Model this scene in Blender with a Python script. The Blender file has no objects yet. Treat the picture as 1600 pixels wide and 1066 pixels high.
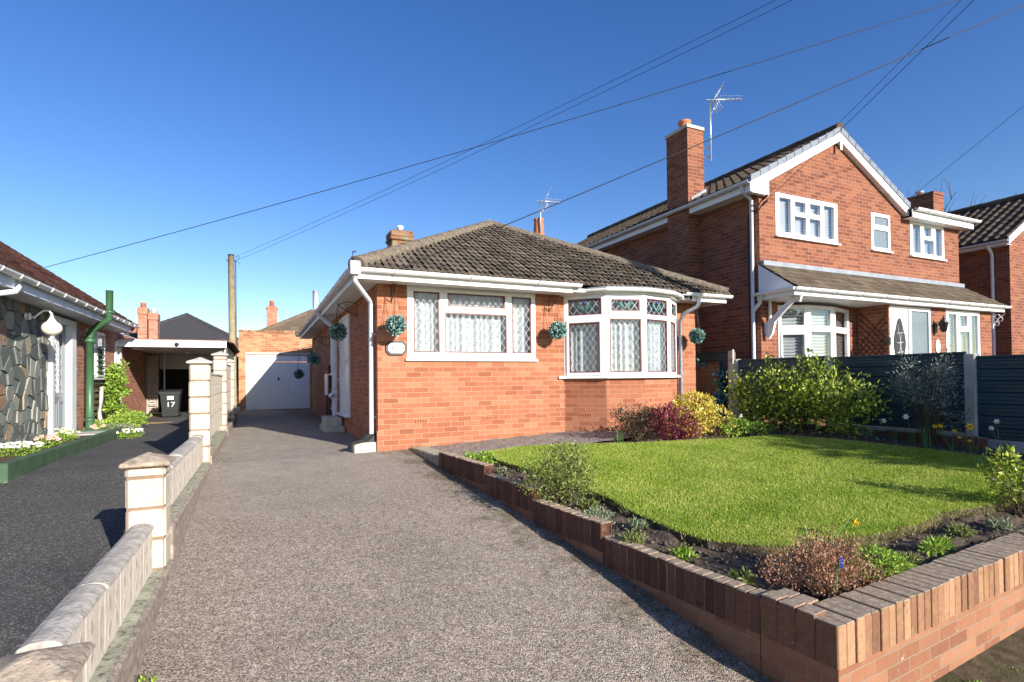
import bpy, bmesh, math, random
import numpy as np
from mathutils import Vector, Matrix
random.seed(7); rng = np.random.default_rng(7)
S = bpy.context.scene
C = S.collection
# ------------------------------------------------------------------ camera
def cam_axes(yaw, pitch, roll):
    cy, sy = math.cos(yaw), math.sin(yaw)
    r = Vector((cy, -sy, 0)); f = Vector((sy*math.cos(pitch), cy*math.cos(pitch), math.sin(pitch))); d = f.cross(r)
    c, s = math.cos(roll), math.sin(roll)
    return c*r + s*d, -s*r + c*d, f
r_, d_, f_ = cam_axes(math.radians(25.151), math.radians(.8134), math.radians(.6176))
cam = bpy.data.objects.new('camera', bpy.data.cameras.new('camera')); C.objects.link(cam)
u_ = -d_; b_ = -f_
cam.matrix_world = Matrix(((r_.x, u_.x, b_.x, 0), (r_.y, u_.y, b_.y, 0), (r_.z, u_.z, b_.z, 1.6), (0, 0, 0, 1)))
cam.data.sensor_width = 36; cam.data.lens = 834.5/1600*36
cam.data.shift_y = (579.5-533)/1600
cam.data.clip_start = .05; cam.data.clip_end = 3000
S.camera = cam
S.render.resolution_x = 1024; S.render.resolution_y = 682
# ------------------------------------------------------------------ light
SUN = Vector((.31, -1, .40)).normalized()
EL = math.asin(SUN.z); AZ = math.atan2(SUN.x, SUN.y)
W = bpy.data.worlds.new('World'); S.world = W; W.use_nodes = True
nt = W.node_tree; bg = nt.nodes['Background']
sky = nt.nodes.new('ShaderNodeTexSky'); sky.sky_type = 'NISHITA'; sky.sun_disc = False
sky.sun_elevation = EL; sky.sun_rotation = AZ
sky.air_density = 1.0; sky.dust_density = .25; sky.ozone_density = 2.2
hs = nt.nodes.new('ShaderNodeHueSaturation'); hs.inputs['Hue'].default_value = .516; hs.inputs['Saturation'].default_value = 1.30
nt.links.new(sky.outputs[0], hs.inputs['Color']); nt.links.new(hs.outputs[0], bg.inputs[0]); bg.inputs[1].default_value = .106
sl = bpy.data.lights.new('sun', 'SUN'); sl.energy = 5.0; sl.angle = math.radians(.55); sl.color = (1, .93, .84)
so = bpy.data.objects.new('sun', sl); C.objects.link(so)
so.rotation_euler = (-SUN).to_track_quat('-Z', 'Y').to_euler()
S.view_settings.view_transform = 'Standard'; S.view_settings.look = 'None'
S.view_settings.exposure = .80; S.view_settings.gamma = 1
S.cycles.max_bounces = 8; S.cycles.transparent_max_bounces = 16

# ------------------------------------------------------------------ materials
class NT:
    def __init__(s, name):
        s.m = bpy.data.materials.new(name); s.m.use_nodes = True
        s.t = s.m.node_tree; s.p = s.t.nodes['Principled BSDF']; s.out = s.t.nodes['Material Output']
    def n(s, ty, **kw):
        x = s.t.nodes.new(ty)
        for k, v in kw.items(): setattr(x, k, v)
        return x
    def l(s, a, b): s.t.links.new(a, b)
    def math(s, op, a, b=None):
        x = s.n('ShaderNodeMath', operation=op)
        for i, v in enumerate((a, b)):
            if v is None: continue
            if isinstance(v, (int, float)): x.inputs[i].default_value = v
            else: s.l(v, x.inputs[i])
        return x.outputs[0]
    def mix(s, f, a, b, bt='MIX'):
        x = s.n('ShaderNodeMix', data_type='RGBA', blend_type=bt)
        for sock, v in ((x.inputs[0], f), (x.inputs[6], a), (x.inputs[7], b)):
            if isinstance(v, (int, float)): sock.default_value = v
            elif isinstance(v, (tuple, list)): sock.default_value = (*v[:3], 1)
            else: s.l(v, sock)
        return x.outputs[2]
    def ramp(s, fac, stops, interp='LINEAR'):
        x = s.n('ShaderNodeValToRGB'); x.color_ramp.interpolation = interp
        e = x.color_ramp.elements
        while len(e) < len(stops): e.new(.5)
        for q, (p, c) in zip(e, stops): q.position = p; q.color = (*c[:3], 1) if not isinstance(c, (int, float)) else (c, c, c, 1)
        s.l(fac, x.inputs[0]); return x.outputs[0]
    def pos(s): return s.n('ShaderNodeNewGeometry').outputs['Position']
    def noise(s, scale, detail=4, vec=None, rough=.6):
        x = s.n('ShaderNodeTexNoise'); x.inputs['Scale'].default_value = scale; x.inputs['Detail'].default_value = detail; x.inputs['Roughness'].default_value = rough
        s.l(vec if vec is not None else s.pos(), x.inputs['Vector']); return x.outputs['Fac']
    def bump(s, h, strength=.3, dist=.01):
        x = s.n('ShaderNodeBump'); x.inputs['Strength'].default_value = strength; x.inputs['Distance'].default_value = dist
        s.l(h, x.inputs['Height']); s.l(x.outputs[0], s.p.inputs['Normal'])
    def base(s, c): s.l(c, s.p.inputs['Base Color'])
    def rough(s, v, spec=None):
        s.p.inputs['Roughness'].default_value = v
        if spec is not None: s.p.inputs['Specular IOR Level'].default_value = spec

def simple(name, c, rough=.5, var=.12, scale=6, bump=.0, bscale=60, spec=.5, metal=0, dirt=None):
    k = NT(name); k.rough(rough, spec); k.p.inputs['Metallic'].default_value = metal
    f = k.noise(scale, 5)
    lo = tuple(x*(1-var) for x in c); hi = tuple(min(1, x*(1+var)) for x in c)
    col = k.ramp(f, [(.3, lo), (.7, hi)])
    if dirt:
        g = k.ramp(k.noise(dirt[1], 6), [(dirt[2], 0), (min(1, dirt[2]+.15), 1)])
        col = k.mix(g, col, dirt[0])
    k.base(col)
    if bump: k.bump(k.noise(bscale, 6), bump, .01)
    return k.m

def island(name, stops, rough=.6, trans=.0, scale=8, bump=0, bscale=80, spec=.4, noise=.25):
    k = NT(name); k.rough(rough, spec)
    r = k.n('ShaderNodeNewGeometry').outputs['Random Per Island']
    f = k.math('ADD', k.math('MULTIPLY', r, 1-noise), k.math('MULTIPLY', k.noise(scale, 4), noise))
    col = k.ramp(f, stops); k.base(col)
    if bump: k.bump(k.noise(bscale, 6), bump, .01)
    if trans:
        tr = k.n('ShaderNodeBsdfTranslucent'); k.l(col, tr.inputs[0])
        mx = k.n('ShaderNodeMixShader'); mx.inputs[0].default_value = trans
        k.l(k.p.outputs[0], mx.inputs[1]); k.l(tr.outputs[0], mx.inputs[2]); k.l(mx.outputs[0], k.out.inputs[0])
    return k.m

def brick(name, stops, mortar, bw=.225, bh=.075, ms=.009, zoff=0, soot=None, inner=.0, stain=None, bump=.5):
    k = NT(name); k.rough(.88, .25)
    g = k.n('ShaderNodeNewGeometry')
    sn = k.n('ShaderNodeSeparateXYZ'); k.l(g.outputs['True Normal'], sn.inputs[0])
    sp = k.n('ShaderNodeSeparateXYZ'); k.l(g.outputs['Position'], sp.inputs[0])
    u = k.math('SUBTRACT', k.math('MULTIPLY', sp.outputs[1], sn.outputs[0]), k.math('MULTIPLY', sp.outputs[0], sn.outputs[1]))
    v = k.math('SUBTRACT', sp.outputs[2], zoff)
    cx = k.n('ShaderNodeCombineXYZ'); k.l(u, cx.inputs[0]); k.l(v, cx.inputs[1])
    wob = k.n('ShaderNodeTexNoise'); wob.inputs['Scale'].default_value = 14; k.l(g.outputs['Position'], wob.inputs['Vector'])
    vm = k.n('ShaderNodeVectorMath', operation='MULTIPLY_ADD'); k.l(wob.outputs['Color'], vm.inputs[0]); vm.inputs[1].default_value = (.006, .006, 0); k.l(cx.outputs[0], vm.inputs[2])
    b = k.n('ShaderNodeTexBrick'); k.l(vm.outputs[0], b.inputs['Vector'])
    b.inputs['Scale'].default_value = 1; b.inputs['Mortar Size'].default_value = ms/2; b.inputs['Mortar Smooth'].default_value = .15
    b.inputs['Brick Width'].default_value = bw; b.inputs['Row Height'].default_value = bh; b.offset = .5
    row = k.math('FLOOR', k.math('DIVIDE', v, bh))
    even = k.math('SUBTRACT', 1, k.math('ABSOLUTE', k.math('MODULO', row, 2)))
    col = k.math('FLOOR', k.math('DIVIDE', k.math('ADD', u, k.math('MULTIPLY', even, bw*.5)), bw))
    c2 = k.n('ShaderNodeCombineXYZ'); k.l(row, c2.inputs[0]); k.l(col, c2.inputs[1])
    wn = k.n('ShaderNodeTexWhiteNoise', noise_dimensions='2D'); k.l(c2.outputs[0], wn.inputs['Vector'])
    f = wn.outputs['Value']
    if inner: f = k.math('ADD', k.math('MULTIPLY', f, 1-inner), k.math('MULTIPLY', k.noise(26, 3), inner))
    cc = k.ramp(f, stops)
    cc = k.mix(k.math('MULTIPLY', k.noise(70, 5), .35), cc, (.9, .9, .9), 'MULTIPLY')
    cc = k.mix(.25, cc, k.ramp(k.noise(1.3, 5), [(.3, (.55, .52, .5)), (.7, (1.1, 1.08, 1.05))]), 'MULTIPLY')
    if stain: cc = k.mix(k.ramp(k.noise(stain[1], 7), [(stain[2], 0), (stain[2]+.12, .85)]), cc, stain[0])
    mcol = k.mix(k.noise(9, 4), mortar, tuple(x*.7 for x in mortar))
    k.base(k.mix(b.outputs['Fac'], cc, mcol))
    h = k.math('ADD', k.math('MULTIPLY', b.outputs['Fac'], -1), k.math('MULTIPLY', k.noise(90, 5), .35))
    k.bump(h, bump, .006)
    return k.m

M = {}
M['brick_bung'] = brick('bungalow_brick', [(0, (.25, .080, .042)), (.25, (.33, .118, .060)), (.65, (.40, .155, .082)), (.88, (.44, .195, .112)), (1, (.47, .25, .155))], (.47, .29, .195), zoff=.585, ms=.009, inner=.25)
M['brick_house'] = brick('red_mottled_brick', [(0, (.13, .042, .03)), (.3, (.185, .060, .036)), (.6, (.27, .095, .050)), (1, (.36, .145, .080))], (.34, .235, .165), inner=.5, ms=.011)
M['brick_left'] = brick('left_house_brick', [(0, (.36, .13, .08)), (.5, (.45, .18, .11)), (1, (.5, .24, .16))], (.5, .38, .3), ms=.011)
M['brick_gar'] = brick('weathered_garage_brick', [(0, (.33, .12, .06)), (.4, (.45, .19, .09)), (1, (.52, .30, .16))], (.45, .36, .24), ms=.012, stain=((.42, .36, .2), 2.2, .56))
M['brick_old'] = brick('weathered_chimney_brick', [(0, (.14, .06, .035)), (.5, (.24, .11, .06)), (1, (.33, .18, .10))], (.24, .19, .13), ms=.010, stain=((.26, .24, .14), 5, .48))
M['brick_garden'] = brick('garden_wall_brick', [(0, (.17, .072, .045)), (.4, (.28, .125, .070)), (1, (.38, .195, .115))], (.30, .215, .15), ms=.009, zoff=.005, stain=((.60, .55, .48), 26, .66), inner=.4)
def soldierm(name, stops, top, moss):
    k = NT(name); k.rough(.93, .15)
    g = k.n('ShaderNodeNewGeometry'); f = k.math('ADD', k.math('MULTIPLY', g.outputs['Random Per Island'], .5), k.math('MULTIPLY', k.noise(24, 6, rough=.7), .5))
    c = k.ramp(f, stops)
    c = k.mix(k.ramp(k.noise(38, 6), [(.66, 0), (.74, .8)]), c, (.5, .46, .4))
    c = k.mix(k.ramp(k.noise(7, 6), [(.54, 0), (.72, .5)]), c, moss)
    c = k.mix(k.ramp(k.noise(15, 8, rough=.75), [(.56, 0), (.66, .6)]), c, tuple(x*.35 for x in stops[1][1]))
    sn = k.n('ShaderNodeSeparateXYZ'); k.l(g.outputs['True Normal'], sn.inputs[0])
    tc = k.ramp(k.noise(30, 7, rough=.75), [(.3, tuple(x*.45 for x in top)), (.55, top), (.72, tuple(x*1.8 for x in top))])
    c = k.mix(k.ramp(sn.outputs[2], [(.3, 0), (.75, .9)]), c, tc)
    k.base(c); k.bump(k.noise(110, 7, rough=.7), .8, .01); return k.m
M['soldier'] = soldierm('soldier_brick', [(.25, (.10, .053, .040)), (.5, (.14, .072, .053)), (.75, (.19, .098, .07))], (.42, .33, .235), (.12, .08, .06))
M['soldier_front'] = soldierm('lichen_soldier_brick', [(.25, (.19, .10, .062)), (.5, (.32, .17, .098)), (.75, (.43, .26, .15))], (.40, .325, .24), (.38, .285, .12))
M['soldier_old'] = island('soldier_brick_plain', [(0, (.10, .045, .03)), (.4, (.17, .075, .048)), (.75, (.25, .10, .055)), (1, (.33, .17, .09))], .9, scale=30, bump=.6, bscale=120, noise=.5, spec=.2)
M['mortar'] = simple('grey_mortar', (.22, .18, .14), .95, .25, 30, .4, 120)
M['white'] = simple('white_pvc', (.80, .81, .81), .32, .05, 3, dirt=((.62, .61, .57), 3.5, .6))
M['cream'] = simple('soffit_cream', (.70, .69, .66), .5, .04, 3)
M['whitepaint'] = simple('white_gloss_paint', (.80, .805, .80), .4, .05, 5, dirt=((.64, .63, .6), 4, .6))
M['greypvc'] = simple('grey_white_pvc', (.62, .64, .68), .4, .05, 5)
M['bead'] = simple('mahogany_bead', (.12, .03, .025), .4, .2, 20)
M['lead'] = simple('window_lead', (.5, .52, .53), .5, .1, 20)
M['leaddark'] = simple('dark_window_lead', (.12, .14, .17), .5, .1, 20)
M['flash'] = simple('lead_flashing', (.24, .265, .30), .55, .2, 5, .2, 20)
M['black'] = simple('black_metal', (.015, .014, .014), .45, .2, 20)
M['rustbr'] = simple('brown_metal', (.07, .03, .02), .5, .2, 20)
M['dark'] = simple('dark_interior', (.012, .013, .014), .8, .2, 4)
M['terr'] = simple('terracotta', (.50, .17, .08), .8, .15, 8, .2)
M['alu'] = simple('aerial_aluminium', (.62, .64, .66), .35, .1, 20, metal=.7)
M['conc'] = simple('cast_concrete', (.50, .46, .40), .9, .18, 7, .35, 90, .2, dirt=((.30, .27, .22), 4, .58))
M['block'] = simple('screen_block', (.53, .475, .39), .92, .14, 7, .6, 90, .2, dirt=((.42, .365, .285), 6, .58))
M['litpanel'] = simple('lit_panel_block', (.68, .62, .52), .92, .12, 7, .5, 90, .2, dirt=((.48, .42, .33), 6, .60))  # same concrete as the piers, colour lightened to make up for grazing sun
M['recess_shade'] = simple('painted_recess_shade', (.50, .44, .355), .95, .2, 30)  # darker tone paints the shade inside the block recesses
M['joint'] = simple('brown_joint', (.26, .17, .115), .95, .2, 20)
M['coping'] = simple('grey_coping', (.44, .40, .345), .95, .32, 16, .8, 45, .2, dirt=((.62, .60, .56), 14, .66))
M['cap'] = simple('lichen_cap', (.36, .29, .22), .95, .4, 22, 1.0, 60, .2, dirt=((.52, .46, .36), 16, .55))
M['kerbtop'] = simple('mossy_render', (.36, .36, .27), .95, .3, 9, .6, 60, .2, dirt=((.075, .065, .045), 24, .53))
M['kerbside'] = simple('rough_render', (.31, .26, .215), .95, .45, 20, 1.0, 55, .2, dirt=((.58, .54, .49), 13, .62))
M['greenp'] = simple('green_paint', (.05, .13, .06), .4, .2, 4)
M['greenmat'] = simple('mossy_green_paint', (.05, .095, .05), .7, .3, 6, .3, 40)
M['slate'] = simple('slate_roof', (.045, .043, .045), .92, .3, 10, .3, 30)
M['wood'] = simple('weathered_pole_wood', (.30, .25, .15), .9, .25, 6, .4, 40, dirt=((.20, .24, .06), 3, .6))
M['brownwood'] = simple('brown_trellis_wood', (.12, .05, .025), .8, .2, 12)
M['fence'] = simple('teal_composite', (.017, .052, .070), .5, .25, 3, .08, 60)
M['post'] = simple('fence_concrete', (.42, .40, .37), .9, .15, 8, .4, 100)
M['greybin'] = simple('dark_grey_plastic', (.020, .023, .025), .5, .1, 5)
M['greydoor'] = simple('grey_door', (.22, .25, .28), .35, .08, 5)
M['wire'] = simple('black_cable', (.012, .013, .016), .6, .1, 5)
M['stem'] = simple('twig_bark', (.11, .075, .045), .9, .3, 30)
M['greenstem'] = simple('green_stem', (.10, .17, .05), .6, .2, 30)
M['curtain'] = None
k = NT('net_curtain'); k.rough(.9, .1)
w = k.n('ShaderNodeTexWave'); w.inputs['Scale'].default_value = 18; w.inputs['Distortion'].default_value = 6; k.l(k.pos(), w.inputs['Vector'])
col = k.ramp(k.noise(45, 3), [(.38, (.44, .48, .50)), (.60, (.74, .76, .77))]); k.base(col)
tr = k.n('ShaderNodeBsdfTranslucent'); k.l(col, tr.inputs[0])
mx = k.n('ShaderNodeMixShader'); mx.inputs[0].default_value = .25
k.l(k.p.outputs[0], mx.inputs[1]); k.l(tr.outputs[0], mx.inputs[2]); k.l(mx.outputs[0], k.out.inputs[0])
M['curtain'] = k.m
M['blind'] = simple('white_blind', (.75, .77, .78), .5, .05, 5)
def glass(name, tint=(.93, .96, .97), refl=1.0):
    k = NT(name)
    t = k.n('ShaderNodeBsdfTransparent'); t.inputs[0].default_value = (*tint, 1)
    g = k.n('ShaderNodeBsdfGlossy'); g.inputs['Roughness'].default_value = .01
    fr = k.n('ShaderNodeLayerWeight'); fr.inputs[0].default_value = .5
    f5 = k.math('ADD', k.math('MULTIPLY', k.math('POWER', fr.outputs['Facing'], 4.0), .9), .05)
    mx = k.n('ShaderNodeMixShader'); k.l(k.math('MINIMUM', k.math('MULTIPLY', f5, refl), 1.0), mx.inputs[0])
    k.l(t.outputs[0], mx.inputs[1]); k.l(g.outputs[0], mx.inputs[2]); k.l(mx.outputs[0], k.out.inputs[0])
    return k.m
M['glass'] = glass('clear_glass'); M['glassr'] = glass('reflective_glass', (.86, .89, .9), 3.0)
M['obsc'] = simple('obscured_glass', (.17, .21, .235), .12, .15, 40, .5, 90)
M['lampglass'] = simple('cream_globe', (.78, .74, .60), .25, .03, 4)
M['teal'] = island('teal_leaves', [(0, (.01, .10, .13)), (.6, (.02, .22, .27)), (1, (.25, .55, .58))], .5, .1)
M['wicker'] = simple('wicker', (.32, .20, .10), .8, .3, 60, .5, 100)
M['tulipg'] = simple('green_stained_glass', (.05, .19, .16), .2, .1, 10)
M['tulipb'] = simple('blue_stained_glass', (.03, .06, .22), .2, .1, 10)
# roofs
def rooftile(name, stops, dirt, dthr=.55):
    k = NT(name); k.rough(.9, .2)
    r = k.n('ShaderNodeNewGeometry').outputs['Random Per Island']
    f = k.math('ADD', k.math('MULTIPLY', r, .35), k.math('MULTIPLY', k.noise(9, 7, rough=.7), .65))
    c = k.ramp(f, stops)
    c = k.mix(k.ramp(k.noise(26, 6), [(dthr, 0), (dthr+.1, 1)]), c, dirt)
    c = k.mix(k.ramp(k.noise(2.0, 6), [(.45, 0), (.75, .7)]), c, tuple(x*.35 for x in dirt))
    k.base(c); k.bump(k.noise(60, 6), .5, .012); return k.m
M['roof_b'] = rooftile('weathered_concrete_tile', [(.25, (.06, .047, .037)), (.5, (.128, .102, .079)), (.75, (.215, .178, .138))], (.30, .26, .185), .58)
M['roof_h'] = rooftile('brown_pantile', [(.25, (.05, .036, .028)), (.5, (.085, .062, .045)), (.75, (.13, .10, .07))], (.24, .19, .09), .63)
M['roof_p'] = rooftile('porch_tile', [(.25, (.065, .048, .034)), (.5, (.115, .088, .062)), (.75, (.17, .135, .095))], (.34, .28, .18), .6)
M['roof_l'] = rooftile('red_brown_tile', [(.25, (.2, .10, .075)), (.5, (.36, .20, .15)), (.75, (.50, .32, .245))], (.2, .12, .1), .64)
M['roof_far'] = rooftile('far_roof_tile', [(.25, (.10, .075, .055)), (.5, (.15, .11, .08)), (.75, (.2, .15, .11))], (.42, .30, .06), .66)
M['hip'] = simple('hip_tile', (.17, .14, .105), .95, .45, 16, .9, 50, .2, dirt=((.30, .26, .19), 24, .58))
M['verge'] = simple('grey_dry_verge', (.17, .195, .23), .5, .1, 5)
# stone cladding
M['stone'] = island('slate_stone', [(0, (.08, .088, .080)), (.3, (.14, .155, .14)), (.55, (.215, .23, .205)), (.74, (.30, .30, .255)), (.84, (.35, .28, .19)), (.93, (.25, .11, .06)), (1, (.17, .07, .045))], .75, scale=9, bump=.8, bscale=25, noise=.22, spec=.3)
M['stonemortar'] = simple('dark_recessed_mortar', (.07, .062, .055), .95, .3, 20, .3)
# ground
def gravelmat():
    k = NT('exposed_aggregate'); k.rough(.9, .2)
    v = k.n('ShaderNodeTexVoronoi'); v.inputs['Scale'].default_value = 125; k.l(k.pos(), v.inputs['Vector'])
    sx = k.n('ShaderNodeSeparateColor'); k.l(v.outputs['Color'], sx.inputs[0])
    c = k.ramp(sx.outputs[0], [(0, (.19, .145, .105)), (.3, (.385, .312, .242)), (.7, (.51, .425, .335)), (.93, (.63, .54, .44)), (1, (.78, .71, .61))])
    v2 = k.n('ShaderNodeTexVoronoi'); v2.inputs['Scale'].default_value = 31; k.l(k.pos(), v2.inputs['Vector'])
    s2 = k.n('ShaderNodeSeparateColor'); k.l(v2.outputs['Color'], s2.inputs[0])
    c = k.mix(.35, c, k.ramp(s2.outputs[0], [(0, (.5, .48, .46)), (1, (1.3, 1.28, 1.25))]), 'MULTIPLY')
    c = k.mix(k.ramp(v.outputs['Distance'], [(.45, 0), (.75, .8)]), c, (.10, .085, .07))
    c = k.mix(.8, c, k.ramp(k.noise(.7, 6), [(.3, (.78, .78, .79)), (.7, (1.10, 1.11, 1.13))]), 'MULTIPLY')
    # smoother, darker, finer grey surface towards the garage
    sp = k.n('ShaderNodeSeparateXYZ'); k.l(k.pos(), sp.inputs[0])
    far = k.ramp(k.math('ADD', k.math('MULTIPLY', sp.outputs[1], .1), k.math('MULTIPLY', k.noise(.9, 4), .25)), [(.6, 0), (.95, 1)])
    c = k.mix(k.math('MULTIPLY', far, .75), c, k.ramp(k.noise(5, 7), [(.3, (.25, .225, .19)), (.7, (.40, .36, .31))]))
    # moss and dirt patches, most of them close to the garden wall
    edge = k.math('SUBTRACT', sp.outputs[0], k.math('MULTIPLY', k.math('SUBTRACT', 1.67, sp.outputs[1]), .097))
    e2 = k.ramp(k.math('ADD', k.math('MULTIPLY', edge, .5), -.35), [(.35, 0), (.62, .14), (.9, .34)])
    e1 = k.ramp(sp.outputs[0], [(-.62, .2), (-.2, 0)]) if False else k.ramp(k.math('ADD', sp.outputs[0], .7), [(.05, .16), (.45, 0)])
    mm = k.math('ADD', k.noise(3.4, 7, rough=.75), k.math('ADD', e2, e1))
    c = k.mix(k.ramp(mm, [(.73, 0), (.84, .85)]), c, k.ramp(k.noise(95, 4), [(.38, (.05, .038, .022)), (.5, (.16, .125, .07)), (.62, (.34, .29, .22))]))
    k.base(c)
    h = k.math('ADD', k.math('MULTIPLY', v.outputs['Distance'], -1), k.math('MULTIPLY', k.noise(200, 3), .3))
    k.bump(h, .9, .008); return k.m
M['gravel'] = gravelmat()
k = NT('pea_gravel'); k.rough(.9, .2)
v = k.n('ShaderNodeTexVoronoi'); v.inputs['Scale'].default_value = 60; k.l(k.pos(), v.inputs['Vector'])
sx = k.n('ShaderNodeSeparateColor'); k.l(v.outputs['Color'], sx.inputs[0])
k.base(k.ramp(sx.outputs[0], [(0, (.12, .10, .085)), (.5, (.27, .235, .20)), (1, (.45, .41, .36))])); k.bump(k.math('MULTIPLY', v.outputs['Distance'], -1), 1, .012)
M['pea'] = k.m
k = NT('dark_tarmac'); k.rough(.85, .3)
v = k.n('ShaderNodeTexVoronoi'); v.inputs['Scale'].default_value = 110; k.l(k.pos(), v.inputs['Vector'])
sx = k.n('ShaderNodeSeparateColor'); k.l(v.outputs['Color'], sx.inputs[0])
c = k.ramp(sx.outputs[0], [(0, (.045, .044, .043)), (.8, (.085, .082, .079)), (1, (.2, .19, .18))])
c = k.mix(.6, c, k.ramp(k.noise(1.1, 6), [(.3, (.7, .7, .72)), (.7, (1.5, 1.45, 1.4))]), 'MULTIPLY')
c = k.mix(k.ramp(k.noise(3, 8, rough=.7), [(.62, 0), (.75, .5)]), c, (.12, .105, .08))
k.base(c); k.bump(k.math('MULTIPLY', v.outputs['Distance'], -1), .6, .006); M['tarmac'] = k.m
M['soil'] = simple('garden_soil', (.10, .075, .054), .95, .5, 12, .9, 60, .2, dirt=((.24, .195, .15), 30, .6))
M['clod'] = island('soil_clod', [(0, (.06, .045, .033)), (.65, (.15, .112, .082)), (.93, (.26, .205, .16)), (1, (.5, .47, .43))], .95, scale=40, bump=.8)
M['vergesoil'] = simple('mossy_verge', (.075, .058, .036), .95, .5, 14, .9, 60, .2, dirt=((.05, .055, .018), 6, .52))
M['turf'] = simple('turf_base', (.13, .17, .03), .95, .35, 20, .8, 60, .2)
k = NT('grass_blade'); k.rough(.55, .25)
rr = k.n('ShaderNodeNewGeometry').outputs['Random Per Island']
f = k.math('ADD', k.math('MULTIPLY', rr, .42), k.math('MULTIPLY', k.noise(1.7, 8, rough=.72), .58))
c = k.ramp(f, [(.24, (.085, .19, .013)), (.39, (.20, .345, .023)), (.54, (.38, .49, .055)), (.70, (.64, .62, .20))])
k.base(c); tr = k.n('ShaderNodeBsdfTranslucent'); k.l(c, tr.inputs[0]); mx = k.n('ShaderNodeMixShader'); mx.inputs[0].default_value = .3
k.l(k.p.outputs[0], mx.inputs[1]); k.l(tr.outputs[0], mx.inputs[2]); k.l(mx.outputs[0], k.out.inputs[0]); M['grass'] = k.m
def leafm(name, *cols, tr=.25, rough=.45):
    n = len(cols); return island(name, [(.12+.76*i/(n-1), c) for i, c in enumerate(cols)], rough, tr, noise=.2)
M['lf_bush'] = leafm('bush_leaf', (.05, .08, .015), (.17, .25, .025), (.36, .46, .045), (.55, .60, .10))
M['lf_grey'] = leafm('grey_leaf', (.06, .08, .07), (.14, .18, .16), (.34, .39, .35), tr=.1)
M['lf_yel'] = leafm('golden_leaf', (.22, .22, .03), (.60, .49, .05), (.82, .64, .11), (.88, .76, .32))
M['lf_crim'] = leafm('crimson_leaf', (.07, .010, .022), (.19, .022, .05), (.32, .05, .09))
M['lf_dark'] = leafm('bronze_dark_leaf', (.022, .018, .014), (.06, .042, .026), (.10, .09, .035))
M['lf_box'] = leafm('box_leaf', (.07, .095, .025), (.19, .24, .05), (.34, .38, .12))
M['lf_heath'] = leafm('heather_leaf', (.12, .065, .025), (.27, .135, .07), (.45, .22, .13), (.56, .33, .22), tr=.1)
M['lf_mound'] = leafm('bright_mound_leaf', (.11, .2, .02), (.25, .40, .04), (.40, .54, .09))
M['lf_silv'] = leafm('silver_leaf', (.12, .16, .08), (.24, .29, .16), (.36, .40, .26))
M['lf_climb'] = leafm('climber_leaf', (.08, .16, .02), (.24, .38, .045), (.42, .56, .09))
M['lf_top'] = leafm('topiary_leaf', (.025, .10, .10), (.11, .27, .25), (.60, .76, .68), tr=.05)
M['lf_hedge'] = leafm('dark_hedge_leaf', (.010, .018, .008), (.028, .05, .016))
M['lf_strap'] = leafm('strap_leaf', (.05, .12, .03), (.10, .20, .06), tr=.15)
M['straw'] = island('straw_blade', [(.1, (.12, .16, .03)), (.4, (.30, .27, .09)), (.8, (.48, .40, .20))], .7, .2)
M['p_yel'] = simple('yellow_petal', (.85, .52, .01), .5, .1, 20); M['p_white'] = simple('white_petal', (.85, .84, .74), .5, .06, 20)
M['p_pink'] = simple('pink_petal', (.80, .48, .42), .5, .15, 40); M['p_blue'] = simple('blue_petal', (.05, .08, .45), .5, .1, 20)
M['p_cream'] = simple('cream_petal', (.7, .74, .45), .5, .1, 20)

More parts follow.
